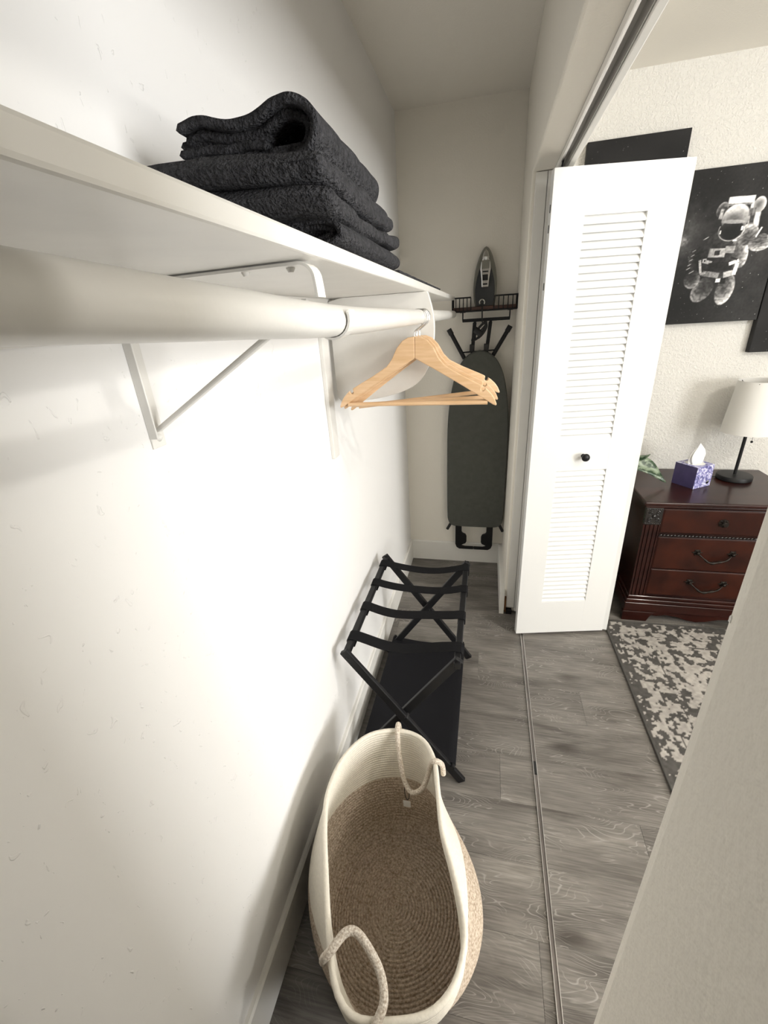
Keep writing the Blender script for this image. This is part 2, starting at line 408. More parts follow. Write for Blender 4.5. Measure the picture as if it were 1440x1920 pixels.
# far jamb trim, raw wood sliver and pivot bracket
struct('trim_1', box(.655, XS1, YJ1-.016, YJ1, 0.012, ZH-.002), M['trim'], bevel=.002)
j = struct('trim_2', box(.6015, .6095, YJ1-.010, YJ1-.001, 0, .10), M['raw_wood'])
struct('trim_3', box(.6115, .653, YJ1-.014, YJ1-.001, .035, ZH-.002), M['trim'], bevel=.002)
obj('pivot_bracket', box(.611, .640, YJ1-.03, YJ1-.004, .0, .026), M['black'], j, bevel=.002)
# fascia on the bedroom side of the opening
struct('trim_4', box(.704, XS1+.006, YJ0, YJ1, 1.984, ZH-.0005), M['trim'], bevel=.003)
# door tracks
t4 = thing('door_track', 'white and grey metal bifold track under the closet header', 'track', (.688, 1.15, ZH))
obj('base', box(.674, .702, YJ0+.01, YJ1-.02, ZH-.003, ZH), M['track_grey'], t4)
obj('flange', box(.674, .676, YJ0+.01, YJ1-.02, ZH-.020, ZH-.003), M['trim'], t4)
obj('flange', box(.700, .702, YJ0+.01, YJ1-.02, ZH-.026, ZH-.003), M['track_grey'], t4)
obj('lip', box(.676, .682, YJ0+.01, YJ1-.02, ZH-.020, ZH-.0185), M['alu'], t4)
obj('slider', box(.684, .696, .98, 1.02, ZH-.018, ZH-.004), M['black_rubber'], t4)
t4 = thing('floor_track', 'thin metal bifold guide track running along the grey plank floor', 'track', (.686, 1.15, 0))
obj('base', box(.679, .693, YJ0-.2, 2.03, 0, .0012), M['track_dark'], t4)
obj('rail', box(.679, .6808, YJ0-.2, 2.03, .0012, .006), M['alu'], t4)
obj('rail', box(.6912, .693, YJ0-.2, 2.03, .0012, .006), M['alu'], t4)
obj('guide_block', box(.6815, .6905, 1.105, 1.155, .0012, .0055), M['black_rubber'], t4)

# ceiling fixture of the bedroom: the bulb that throws the rod's shadow on the closet wall
t4 = thing('ceiling_light', 'round frosted ceiling light in the bedroom outside the closet', 'light', (CEIL_LAMP[0], CEIL_LAMP[1], ZC))
bm = bmesh.new(); lathe(bm, [(.001,ZC-.03),(.10,ZC-.03),(.11,ZC-.015),(.11,ZC)], (CEIL_LAMP[0],CEIL_LAMP[1],0), 32); obj('canopy', bm, M['trim'], t4, smooth='auto')
l = bpy.data.lights.new('bulb', 'POINT'); l.energy = 26; l.shadow_soft_size = .045; l.color = (1.0, .965, .90)
o = bpy.data.objects.new('bulb', l); COL.objects.link(o); o.parent = t4; o.location = (0, 0, CEIL_LAMP[2]-ZC)

# ------------------------------------------------------------------ shelf, rod, brackets
SX, SZ0, SZ1 = .286, 1.612, 1.630
s = thing('closet_shelf', 'long white painted closet shelf holding the dark towels', 'shelf', (0, 1.0, SZ0))
obj('shelf_board', box(XL, SX, YN, 2.45, SZ0, SZ1), M['gloss_white'], s, bevel=.003)
obj('wall_cleat', box(XL, XL+.018, YN, .518, 1.545, SZ0), M['gloss_white'], s, bevel=.002)
obj('wall_cleat', box(XL, XL+.012, .551, 2.45, 1.553, SZ0), M['gloss_white'], s, bevel=.002)
RX = .278; RR = .0178
rod_pts = catmull([(RX, YN, 1.572), (RX, .0, 1.570), (RX, .30, 1.560), (RX, .60, 1.550), (RX, 1.3, 1.548), (RX, 2.44, 1.546)], 8)
bm = bmesh.new(); tube(bm, rod_pts, RR, 24)
s = tag(obj('closet_rod', bm, M['gloss_white'], None, smooth='auto', loc=(RX, 1.0, 1.55)), 'white painted round closet rod below the shelf front', 'rod')
# near bracket
BY = .534; AY = .499
s = thing('shelf_bracket', 'white stamped metal shelf bracket with diagonal brace and rod hook', 'bracket', (XL, BY, 1.39))
bm = bmesh.new()
bx(bm, XL, XL+.003, BY-.014, BY+.014, 1.395, SZ0); bx(bm, XL, XL+.014, BY-.0145, BY-.0115, 1.41, SZ0-.004)
obj('wall_leg', bm, M['gloss_white'], s, bevel=.001)
bm = bmesh.new(); lathe(bm, [(.0001,XL+.007),(.003,XL+.0065),(.0055,XL+.004),(.006,XL+.003)], (0, BY+.002, 1.409), 14, 'x'); obj('screw', bm, M['gloss_white'], s, smooth='auto')
# top arm under the shelf curving down at the front into the rod hook
def strip(path, w, th, ax=(0,1,0)):
    bm = bmesh.new(); path = [Vector(p) for p in path]; n = len(path); R = []
    ax = Vector(ax)
    for i, p in enumerate(path):
        t = (path[min(i+1,n-1)] - path[max(i-1,0)]).normalized(); u = t.cross(ax).normalized()
        R.append([bm.verts.new(p + ax*a*w/2 + u*b*th/2) for a, b in ((-1,-1),(1,-1),(1,1),(-1,1))])
    for a, b in zip(R, R[1:]):
        for k in range(4): bm.faces.new((a[k], a[(k+1)%4], b[(k+1)%4], b[k]))
    bm.faces.new(R[0][::-1]); bm.faces.new(R[-1])
    return bm
arm = [(XL+.003, BY, SZ0-.0035), (.25, .500, SZ0-.0035)]
for k in range(7):
    a = PI/2 * k/6; arm.append((.262 + .016*math.sin(a), AY, SZ0-.0195 + .016*math.cos(a)))
arm += [(.2785, AY+.001, 1.585), (.2785, AY+.003, 1.5755)]
obj('top_arm', strip(arm, .024, .003), M['gloss_white'], s)
for px in (.19, .245):
    bm = bmesh.new(); lathe(bm, [(.0001,SZ0-.010),(.003,SZ0-.0095),(.005,SZ0-.006),(.005,SZ0-.005)], (px, AY+.008, 0), 12); obj('screw', bm, M['gloss_white'], s, smooth='auto')
bm = bmesh.new(); bar(bm, (XL+.006, BY, 1.420), (.262, AY+.007, 1.572), .010, .007); obj('diagonal_brace', bm, M['gloss_white'], s, bevel=.0025)
hk = []
for k in range(13):
    a = math.radians(205 + k*(175)/12)
    zc = 1.5525
    hk.append((RX + .0215*math.cos(a), AY+.043, zc + .0215*math.sin(a)))
hk.append((RX+.0225, AY+.045, zc+.008))
obj('rod_hook', strip(hk, .022, .0028), M['gloss_white'], s)
bm = bmesh.new(); bar(bm, (.256, AY+.007, 1.574), (.2545, AY+.043, 1.546), .006, .004); obj('hook_arm', bm, M['gloss_white'], s)
# wall batten and round fronted support panel
obj_b = tag(obj('wall_batten', box(XL, XL+.012, 1.245, 1.293, 1.150, 1.545), M['gloss_white'], None, loc=(XL, 1.27, 1.15), bevel=.002), 'narrow white vertical batten on the wall beside the rounded panel', 'batten')
PY = 1.335
out = [(XL+.0125, SZ0-.0005), (.292, SZ0-.0005)]
ctl = [(.292,SZ0-.0005), (.306,1.56), (.310,1.508), (.302,1.45), (.281,1.392), (.235,1.352), (.16,1.328), (.07,1.316), (XL+.0125,1.314)]
out += [(p.x, p.y) for p in catmull([(a,b,0) for a,b in ctl], 5)][1:]
NH = 24
bm = bmesh.new()
# panel with a round hole for the rod: ring strips between the outline and the hole
holec = (RX, 1.548); hr = .0205
poly = []
def inside_panel_mesh():
    outv = []
    # resample the outline
    segs = []
    P = [Vector((a,b)) for a,b in out]
    L = [0]
    for i in range(len(P)): L.append(L[-1] + (P[(i+1)%len(P)]-P[i]).length)
    N = 96
    # choose outline points by angle about the hole
    res = []
    for k in range(N):
        a = 2*PI*k/N; d = Vector((math.cos(a), math.sin(a))); best = None
        for i in range(len(P)):
            p, q = P[i]-Vector(holec), P[(i+1)%len(P)]-Vector(holec)
            e = q-p; den = d.x*e.y - d.y*e.x
            if abs(den) < 1e-12: continue
            tt = (p.x*e.y - p.y*e.x)/den; uu = (p.x*d.y - p.y*d.x)/den
            if tt > 0 and -1e-6 <= uu <= 1+1e-6 and (best is None or tt > best): best = tt
        res.append((Vector(holec)+d*best, Vector(holec)+d*hr))
    return res
rs = inside_panel_mesh(); N = len(rs)
F = [[bm.verts.new((q.x, yy, q.y)) for q in (o_, h_)] for yy in (PY-.009, PY+.009) for o_, h_ in rs]
fr_, bk_ = F[:N], F[N:]
for k in range(N):
    k2 = (k+1) % N
    bm.faces.new((fr_[k][0], fr_[k2][0], fr_[k2][1], fr_[k][1])); bm.faces.new((bk_[k][1], bk_[k2][1], bk_[k2][0], bk_[k][0]))
    bm.faces.new((fr_[k][0], bk_[k][0], bk_[k2][0], fr_[k2][0])); bm.faces.new((fr_[k][1], fr_[k2][1], bk_[k2][1], bk_[k][1]))
tag(obj('rod_support_panel', bm, M['gloss_white'], None, loc=(0, PY, 1.4), bevel=.002), 'white round fronted plywood panel the closet rod passes through', 'panel')

# ------------------------------------------------------------------ hangers
def make_hanger(label):
    r = thing('coat_hanger', label, 'hanger', (0,0,0), 0, 'wooden hangers on the rod')
    half = [(0,0),(.018,-.002),(.034,-.010),(.050,-.028),(.064,-.056),(.080,-.075),(.120,-.099),(.160,-.120),(.181,-.1315)]
    notch = [(.1815,-.136),(.1795,-.141),(.1815,-.146),(.1865,-.1465),(.1895,-.143),(.1905,-.1375),(.199,-.1445)]
    tip = [(.210,-.156),(.218,-.168),(.2235,-.182),(.2225,-.1865),(.214,-.1835)]
    low = [(.190,-.168),(.131,-.1315),(.06,-.0895),(0,-.056)]
    R = half+notch+tip+low
    right = R; 
    bm = bmesh.new(); th = .006
    for sgn in (1,-1):
        pts = [(sgn*x, z) for x, z in right]
        if sgn < 0: pts = pts[::-1]
        prism(bm, pts, 'y', -th, th)
        o = obj('shoulder', bm, M['hanger'], r, world=False, bevel=.003, seg=3); bm = bmesh.new()
    bm.free()
    bm = bmesh.new(); tube(bm, [(-.199,0,-.1775),(.199,0,-.1775)], .0062, 12); obj('trouser_bar', bm, M['hanger'], r, world=False, smooth='auto')
    hp = [(0,0,-.004),(0,0,.010),(.002,0,.018),(.012,0,.024)]
    # hook centre sits on the rod
    cz, rr = .0445, .0208
    hx = .010
    path = [(0,0,-.004),(0,0,.008),(.003,0,.015)]
    for k in range(17):
        a = math.radians(-62 + k*(232)/16); path.append((hx+rr*math.cos(a), 0, cz + rr*math.sin(a)))
    bm = bmesh.new(); tube(bm, catmull(path, 3), .0017, 8); obj('hook', bm, M['steel'], r, world=False, smooth='auto')
    return r
h = make_hanger('front wooden hanger of the three, facing the viewer squarely')
def hang(o, y, ty, tz):
    o.rotation_euler = (0, math.radians(ty), math.radians(tz))
    o.location = Vector((RX, y, 1.5455)) - o.rotation_euler.to_matrix() @ Vector((.010, 0, .0445))
hang(h, 1.228, .6, 2)
h2 = copy_tree(h); h2['label'] = 'middle wooden hanger, right tip peeking out behind the front one'
hang(h2, 1.262, -.8, 7.5)
h3 = copy_tree(h); h3['label'] = 'rear wooden hanger twisted away, its right end sticking out highest'
hang(h3, 1.303, -3.2, 13)

# ------------------------------------------------------------------ towels
def displ(bm, amp, sc, seed):
    for v in bm.verts:
        p = v.co*sc + Vector((seed*3.1, seed*7.7, seed))
        v.co += Vector((noise.noise(p), noise.noise(p+Vector((9,2,4))), noise.noise(p+Vector((3,8,1)))))*amp
def slab(x0, x1, y0, y1, z0f, z1f, seed, amp=.004, rl=.5, nx=30, ny=30, nz=10, sag=None):
    """pillowy folded towel body: rounded edges, uneven surface"""
    bm = bmesh.new()
    def S(t, n):  # superellipse shaping
        return t
    V = {}
    ncross = 36
    rings = []
    for j in range(ny+1):
        v = j/ny; yy = y0 + (y1-y0)*v
        e = min(v, 1-v)*(y1-y0); r = .016
        sh = math.sqrt(max(0, 1-(1-min(1, e/r))**2)) if e < r else 1.0
        sh = max(sh, .02)
        ring = []
        for k in range(ncross*2):
            a = 2*PI*k/(ncross*2)
            ca, sa = math.cos(a), math.sin(a)
            ex, ez = .16, .62
            X = math.copysign(abs(ca)**ex, ca); Zz = math.copysign(abs(sa)**ez, sa)
            xx = (x0+x1)/2 + (x1-x0)/2*X*(.97+.03*sh)
            zl, zh = z0f(xx, yy), z1f(xx, yy)
            zz = (zl+zh)/2 + (zh-zl)/2*Zz*sh
            ring.append(bm.verts.new((xx, yy, zz)))
        rings.append(ring)
    for a, b in zip(rings, rings[1:]):
        for k in range(len(a)): bm.faces.new((a[k], a[(k+1)%len(a)], b[(k+1)%len(a)], b[k]))
    bm.faces.new(rings[0][::-1]); bm.faces.new(rings[-1])
    for v in bm.verts:
        p = v.co*18 + Vector((seed*3.1, seed*7.7, seed)); q = v.co*55 + Vector((seed, 0, seed))
        v.co += Vector((noise.noise(p)*1.2, noise.noise(p+Vector((9,2,4)))*1.6, noise.noise(p+Vector((3,8,1)))*.6))*amp + Vector((noise.noise(q), noise.noise(q+Vector((5,1,2))), 0))*amp*.3
    return bm
def layer(profile, y0f, y1f, th, seed, ny=26, amp=.0025):
    """one towel ply: a centre line in (x,z), thickened, run along y"""
    path = catmull([(x, 0, z) for x, z in profile], 6); n = len(path)
    left, right = [], []
    for i, p in enumerate(path):
        t = (path[min(i+1,n-1)] - path[max(i-1,0)]).normalized(); nrm = Vector((-t.z, 0, t.x))
        left.append(p + nrm*th/2); right.append(p - nrm*th/2)
    e0 = path[0] - (path[1]-path[0]).normalized()*th*.45; e1 = path[-1] + (path[-1]-path[-2]).normalized()*th*.45
    outl = left + [e1] + right[::-1] + [e0]
    bm = bmesh.new(); rings = []
    m = len(outl); mid = sum(outl, Vector())/m
    for j in range(ny+1):
        v = j/ny
        ring = []
        for p in outl:
            y0, y1 = y0f(p.x), y1f(p.x)
            yy = y0 + (y1-y0)*v
            q = p.copy(); 
            ring.append(bm.verts.new((q.x, yy, q.z)))
        rings.append(ring)
    for a, b in zip(rings, rings[1:]):
        for k in range(m): bm.faces.new((a[k], a[(k+1)%m], b[(k+1)%m], b[k]))
    # quads across the two ends
    nl = len(left)
    for rg in (rings[0], rings[-1]):
        for i in range(nl-1): bm.faces.new((rg[i], rg[i+1], rg[m-2-(i+1)], rg[m-2-i]))
        bm.faces.new((rg[nl-1], rg[nl], rg[nl+1])); bm.faces.new((rg[0], rg[m-2], rg[m-1]))
    for v in bm.verts:
        p = v.co*22 + Vector((seed*3.1, seed*7.7, seed)); q = v.co*70
        v.co += Vector((noise.noise(p), noise.noise(p+Vector((9,2,4)))*1.8, noise.noise(p+Vector((3,8,1)))*.7))*amp + Vector((0, noise.noise(q)*.0016, 0))
    return bm
TG = 'folded charcoal towels on the shelf'
# T4 bottom: folded with its rolled end showing at the front corner
def zt(base, lift): return lambda x, y: base
t4 = thing('folded_towel', 'lowest charcoal towel of the stack, its curled layered end at the shelf edge', 'towel', (.15, .72, SZ1), 0, TG)
obj('body', slab(.048, .225, .56, .935, lambda x,y: SZ1+.001, lambda x,y: SZ1+.026+.002*math.sin(x*30), 4), M['towel'], t4, smooth=True)
for i, (dx, dz) in enumerate(((0,0),(.0095,.0065),(.0185,.0115))):
    pr = [(.13, SZ1+.0065+dz*.72), (.20, SZ1+.0058+dz*.72), (.258-dx, SZ1+.0052+dz*.75), (.280-dx, SZ1+.0105+dz*.55), (.2845-dx, SZ1+.0190), (.274-dx, SZ1+.0285-dz*.55), (.248-dx, SZ1+.0315-dz*.9), (.20, SZ1+.0285-dz*.9), (.13, SZ1+.0265-dz*.8)]
    obj('ply', layer(pr, lambda x, i=i: .572+.007*i+.12*(.29-x)*.3, lambda x: .945, .0074, 40+i), M['towel'], t4, smooth=True)
# T3 and T2: plain folded edges towards the viewer
def T(lab, x0, x1, y0, y1, f0, f1, seed):
    t = thing('folded_towel', lab, 'towel', ((x0+x1)/2, (y0+y1)/2, f0(.15,.7)), 0, TG)
    obj('fold', slab(x0, x1, y0, y1, f0, f1, seed, amp=.0055), M['towel'], t, smooth=True)
W1 = lambda x, y: SZ1+.034 + .004*math.sin(y*15+1) - .02*(x-.15)
W2 = lambda x, y: SZ1+.064 + .005*math.sin(y*12+2.5) - .05*(x-.15)
W3 = lambda x, y: SZ1+.095 + .004*math.sin(y*10+.5) - .05*(x-.15)
T('second charcoal towel from the bottom of the stack, plain folded edge', .045, .288, .532, .935, lambda x,y: W1(x,y)-.0005, lambda x,y: W2(x,y)-.001, 3)
T('second charcoal towel from the top of the stack, sagging bulging edge', .050, .283, .527, .920, W2, W3, 2)
t1 = thing('folded_towel', 'topmost charcoal towel with stacked open layers and a fat rounded fold', 'towel', (.17, .75, SZ1+.095), 0, TG)
Z0 = SZ1+.0955
Y1 = lambda x: .885 - .05*max(0, x-.15)
for i in range(2):
    d = .0100*i
    pr = [(.088+d*.5, Z0+.047-d), (.115, Z0+.050-d), (.155, Z0+.042-d), (.190, Z0+.043-d), (.222, Z0+.053-d), (.245-d*.6, Z0+.051-d*.9), (.262-d, Z0+.032), (.256-d, Z0+.010+d*.4), (.232-d, Z0+.001+d), (.17, Z0+.004+d), (.12, Z0+.007+d), (.084+d*.5, Z0+.009+d)]
    obj('ply', layer(pr, lambda x, i=i: .590+.010*i - .05*(x-.15), Y1, .0098, 10+i, amp=.0022), M['towel'], t1, smooth=True)
for i in range(2):
    zz = Z0+.0245+.0095*i
    pr = [(.082, zz), (.11, zz+.001), (.145, zz-.002), (.175, zz-.003*i-.002), (.198, zz-.006)]
    obj('ply', layer(pr, lambda x, i=i: .597+.006*i - .05*(x-.15), Y1, .0088, 20+i, amp=.002), M['towel'], t1, smooth=True)
# thin dark cloth left lying flat further along the shelf
ed = []
bm = bmesh.new()
pts = []
for k in range(41):
    yv = .96 + .80*k/40; pts.append((.2835 + .0025*noise.noise(Vector((yv*30,0,0))), yv))
pts += [(.10, 1.77), (.06, 1.50), (.07, 1.2), (.09, .97)]
prism(bm, pts, 'z', SZ1+.0005, SZ1+.006)
tag(obj('flat_cloth', bm, M['towel'], None, loc=(.18, 1.3, SZ1+.0005), bevel=.002), 'thin dark cloth lying flat on the shelf beyond the towels', 'cloth')

# ------------------------------------------------------------------ ironing board, holder, iron
IY = 2.525
ib = thing('ironing_board', 'folded ironing board with dark grey cover hanging on the back wall', 'ironing board', (.418, IY, .13))
outl = []
top = [(.436,1.362),(.470,1.353),(.502,1.330),(.530,1.290),(.552,1.235),(.568,1.165),(.580,1.08),(.588,.98),(.5915,.86)]
L_ = [(.872-x-.008 if False else .836-x, z) for x, z in top]
outl = [(.418,1.364)] + [(x-.018+.018*0, z) for x, z in top]
half = [(x-.436, z) for x, z in top]      # half width from the axis
axis = .4175; sc = .1745/.1555
prof = [(hx*sc, z) for hx, z in half] + [(.1755,.60),(.1735,.40),(.170,.345),(.158,.315),(.135,.300),(.10,.296)]
ctr = catmull([(a,b,0) for a,b in prof], 4)
rt = [(axis+p.x, p.y) for p in ctr]; lt = [(axis-p.x, p.y) for p in ctr][::-1]
bm = bmesh.new(); prism(bm, rt + lt[:-1], 'y', IY-.012, IY+.012)
obj('padded_cover', bm, M['board'], ib, bevel=.007, seg=3, smooth='auto')
# handle / iron rest frame at the wide end: U with an I-shaped opening
for sgn in (-1, 1):
    pts = [(.118,.310),(.118,.165),(.110,.142),(.092,.130),(0,.130),(0,.148),(.058,.148),(.074,.153),(.078,.160),(.066,.166),(.052,.172),(.046,.186),(.046,.222),(.052,.238),(.070,.246),(.078,.256),(.078,.310)]
    pp = [(axis-.004+sgn*a, b) for a, b in pts]
    bm = bmesh.new(); prism(bm, pp if sgn > 0 else pp[::-1], 'y', IY-.009, IY+.009); obj('rest_frame', bm, M['black'], ib, bevel=.004)
    bm = bmesh.new(); bar(bm, (axis+sgn*.145,IY+.004,.325), (axis+sgn*.176,IY-.002,.268), .017, .017, (0,1,0)); obj('foot_cap', bm, M['black_rubber'], ib, bevel=.004)
# splayed legs rising behind the nose
for sgn, x0, x1 in ((-1,.335,.254),(1,.482,.566)):
    bm = bmesh.new(); tube(bm, [(x0, IY+.022, 1.320), (x1, IY+.014, 1.466)], .011, 12); lg = obj('leg', bm, M['black'], ib, smooth='auto')
    d = Vector((x1-x0, 0, .146)).normalized(); e = Vector((x1, IY+.014, 1.466))
    bm = bmesh.new(); tube(bm, [e-d*.022, e+d*.010], .0135, 12); obj('foot_cap', bm, M['black_rubber'], lg, smooth='auto')
bm = bmesh.new(); tube(bm, [(.318, IY+.02, 1.352), (.50, IY+.02, 1.358)], .0035, 8); obj('cross_wire', bm, M['black'], ib, smooth='auto')
for x0, x1 in ((.376,.386),(.452,.468)):
    bm = bmesh.new(); bar(bm, (x0, IY+.03, 1.34), (x1, IY+.03, 1.500), .019, .014, (0,1,0)); st = obj('support_leg', bm, M['black'], ib, bevel=.003)
    bm = bmesh.new(); bx(bm, x0-.014, x0+.012, IY+.008, IY+.04, 1.352, 1.392); obj('clamp', bm, M['black_rubber'], st, bevel=.004)

hd = thing('iron_caddy', 'black wire wall caddy with brown wooden shelf holding the iron', 'wall caddy', (.435, YB, 1.5))
KX0, KX1, KY0, KY1, KZ = .272, .5955, 2.475, 2.592, 1.560
obj('wood_shelf', box(KX0+.005, KX1-.005, KY0+.006, KY1, KZ, KZ+.016), M['caddy_wood'], hd, bevel=.002)
bm = bmesh.new(); tube(bm, [(KX0,KY0,KZ-.004),(KX1,KY0,KZ-.004),(KX1,KY1,KZ-.004),(KX0,KY1,KZ-.004)], .004, 6, closed=True); obj('lower_wire', bm, M['black'], hd)
for sgn, a, b in ((-1, KX0, .366), (1, .482, KX1)):
    bm = bmesh.new(); tube(bm, [(a,KY0,KZ+.060),(b,KY0,KZ+.060)], .0036, 6); g = obj('guard_rail', bm, M['black'], hd)
    e = KX0 if sgn < 0 else KX1
    bm = bmesh.new(); tube(bm, [(e,KY0,KZ+.060),(e,KY1,KZ+.060)], .0036, 6); obj('guard_rail', bm, M['black'], hd)
    for k in range(6):
        xx = a + (b-a)*k/5
        bm = bmesh.new(); tube(bm, [(xx,KY0,KZ-.004),(xx,KY0,KZ+.060)], .0023, 6); obj('guard_wire', bm, M['black'], hd)
    for k in range(3):
        yy = KY0 + (KY1-KY0)*(k+1)/3.2
        bm = bmesh.new(); tube(bm, [(e,yy,KZ-.004),(e,yy,KZ+.060)], .0023, 6); obj('guard_wire', bm, M['black'], hd)
bm = bmesh.new(); bar(bm, (.322, 2.53, 1.512), (.566, 2.53, 1.512), .010, .016); obj('hanging_bar', bm, M['black'], hd, bevel=.002)
for xx in (.324, .564):
    bm = bmesh.new(); bx(bm, xx-.003, xx+.003, 2.525, 2.535, 1.512, KZ); obj('bar_upright', bm, M['black'], hd)
    bm = bmesh.new(); bx(bm, xx-.014, xx+.014, 2.485, 2.535, KZ-.010, KZ-.003); obj('bar_mount', bm, M['black'], hd, bevel=.002)
# hooks carrying the board
for xx in (.387, .469):
    bm = bmesh.new(); bar(bm, (xx, 2.545, 1.485), (xx, 2.545, 1.512), .014, .008, (0,1,0)); obj('board_hook', bm, M['black'], hd, bevel=.002)

ir = thing('clothes_iron', 'dark steam iron with chrome handle standing upright in the caddy', 'iron', (.434, 2.53, KZ+.016))
IZ = KZ+.0165; ix = .434
def iron_out(w, h, z0, n=5):
    pr = [(w*.80, 0), (w*.93, h*.12), (w, h*.30), (w*.97, h*.45), (w*.82, h*.65), (w*.55, h*.84), (w*.25, h*.96), (0.0005, h)]
    c = catmull([(a,b,0) for a,b in pr], n)
    R = [(ix+p.x, z0+p.y) for p in c]; L = [(ix-p.x, z0+p.y) for p in c][::-1]
    return R + L[1:]
bm = bmesh.new(); prism(bm, iron_out(.060,.272,IZ), 'y', 2.563, 2.570); obj('soleplate', bm, M['soleplate'], ir, bevel=.002)
bm = bmesh.new(); prism(bm, iron_out(.059,.268,IZ), 'y', 2.545, 2.5628); obj('skirt', bm, M['iron_grey'], ir, bevel=.005, seg=3)
bm = bmesh.new()
prism(bm, iron_out(.049,.205,IZ), 'y', 2.503, 2.5448); obj('body', bm, M['iron_dark'], ir, bevel=.012, seg=4, smooth='auto')
# nose cap
bm = bmesh.new(); prism(bm, [(ix-.020,IZ+.215),(ix+.020,IZ+.215),(ix+.011,IZ+.245),(ix,IZ+.258),(ix-.011,IZ+.245)], 'y', 2.532, 2.5448); obj('nose_cap', bm, M['soleplate'], ir, bevel=.004, seg=3)
# handle: arch over the body with a chrome face
bm = bmesh.new(); prism(bm, [(ix-.017,IZ+.085),(ix+.017,IZ+.085),(ix+.019,IZ+.12),(ix+.025,IZ+.165),(ix+.022,IZ+.195),(ix+.010,IZ+.222),(ix-.010,IZ+.222),(ix-.022,IZ+.195),(ix-.025,IZ+.165),(ix-.019,IZ+.12)], 'y', 2.488, 2.5028); hnd = obj('handle', bm, M['steel'], ir, bevel=.004, seg=3)
for (w_, z0, z1, mm) in ((.011,.096,.103,'black'),(.013,.116,.142,'black'),(.014,.152,.158,'black'),(.019,.168,.204,'iron_grey')):
    obj('button', box(ix-w_, ix+w_, 2.4855, 2.4879, IZ+z0, IZ+z1), M[mm], hnd, bevel=.001)
bm = bmesh.new(); lathe(bm, [(.001,2.484),(.007,2.485),(.009,2.492)], (ix, 0, IZ+.212), 16, 'y'); obj('spray_nozzle', bm, M['tissue'], ir, smooth='auto')
ring = [(ix-.012+.013*math.cos(a), 2.497, IZ+.018+.013*math.sin(a)) for a in [math.radians(-40+i*16) for i in range(17)]]
bm = bmesh.new(); tube(bm, ring, .0038, 8); obj('cord_guard', bm, M['soleplate'], ir, smooth='auto')
cd = [(ix-.010,2.486,IZ+.010),(ix-.010,2.468,IZ-.005),(ix-.009,2.464,IZ-.04),(ix-.007,2.466,IZ-.075),(ix+.012,2.47,IZ-.08),(ix-.01,2.468,IZ-.11),(ix-.04,2.47,IZ-.135),(ix-.052,2.47,IZ-.155)]
bm = bmesh.new(); tube(bm, catmull(cd, 6), .0035, 8); obj('cord', bm, M['black_rubber'], ir, smooth='auto')
# bundled loops of the cord
for k in range(6):
    c = Vector((ix-.022+.002*k, 2.468+.003*(k%3), IZ-.118)); u = Vector((.60,.0,.80)); v = Vector((-.80,.15,.60)); ra, rb = .058-.003*k, .013+.002*(k%3)
    pts = [c + u*ra*math.cos(2*PI*i/28) + v*rb*math.sin(2*PI*i/28) for i in range(28)]
    bm = bmesh.new(); tube(bm, pts, .0036, 7, closed=True); obj('cord_loop', bm, M['black_rubber'], ir, smooth='auto')
bm = bmesh.new(); tube(bm, [(ix-.045,2.466,IZ-.108),(ix-.012,2.466,IZ-.132)], .016, 10, flat=.7); obj('cord_tie', bm, M['black_rubber'], ir, smooth='auto')

# ------------------------------------------------------------------ luggage rack
lr = thing('luggage_rack', 'black folding luggage rack with webbing straps and lower cloth shelf', 'luggage rack', (.225, 1.33, 0))
yn, yf = 1.030, 1.655
XA, XB, ZT = .040, .402, .548     # top rail positions
FA, FB = .020, .425               # feet
def leg(p0, p1, yoff):
    bm = bmesh.new(); bar(bm, p0, p1, .016, .030, (0,0,1)); o = obj('leg', bm, M['black'], lr, bevel=.003)
    return o
for yy, sg in ((yn, 1), (yf, -1)):
    d = Vector((FB-XA, 0, -ZT)).normalized()*.012
    leg(Vector((XA,yy,ZT))-d*1.2, (FB,yy,.0085), 0)
    leg(Vector((XB,yy+sg*.019,ZT))+Vector((.5,0,.86))*.014, (FA,yy+sg*.019,.0085), 0)
    bm = bmesh.new(); lathe(bm, [(.0001,-.011),(.006,-.010),(.008,-.007),(.008,.030)], ((XA+FB)/2+.0, yy if sg>0 else yy-.019, .295), 12, 'y'); obj('pivot_bolt', bm, M['black'], lr, smooth='auto')
    for (a_, b_) in ((XA, .0), (XB, 0)):
        bm = bmesh.new(); lathe(bm, [(.0001,-.0105),(.003,-.010),(.005,-.0085)], (a_+(.006 if a_==XA else -.006), yy if a_==XA else yy+sg*.019, ZT-.012), 10, 'y'); obj('bolt', bm, M['steel'] if False else M['black'], lr)
for xx in (XA, XB):
    bm = bmesh.new(); bx(bm, xx-.011, xx+.011, yn+.0, yf, ZT-.012, ZT+.010); obj('top_rail', bm, M['black'], lr, bevel=.003)
for i, yc in enumerate((1.105, 1.275, 1.440, 1.595)):
    n = 16; w = .023; th = .0022
    path = []
    path += [(XA-.0135, ZT-.012), (XA-.0135, ZT+.008), (XA-.009, ZT+.0125), (XA+.010, ZT+.0125)]
    for k in range(1, n):
        u = k/n; path.append((XA+.010 + (XB-XA-.020)*u, ZT+.012 - .026*math.sin(PI*u)*(1+.15*math.sin(i*2+u*4))))
    path += [(XB-.010, ZT+.0125), (XB+.009, ZT+.0125), (XB+.0135, ZT+.008), (XB+.0135, ZT-.012)]
    obj('strap', strip([(x, yc+.004*math.sin(j*.5+i), z) for j, (x, z) in enumerate(path)], w*2, th), M['black_fabric'], lr, smooth='auto')
    for s_ in ((XA, 1), (XB, -1)):
        bm = bmesh.new(); bx(bm, s_[0]-.0135, s_[0]+.0135, yc-w, yc+w, ZT-.0145, ZT-.0125); obj('strap_wrap', bm, M['black_fabric'], lr)
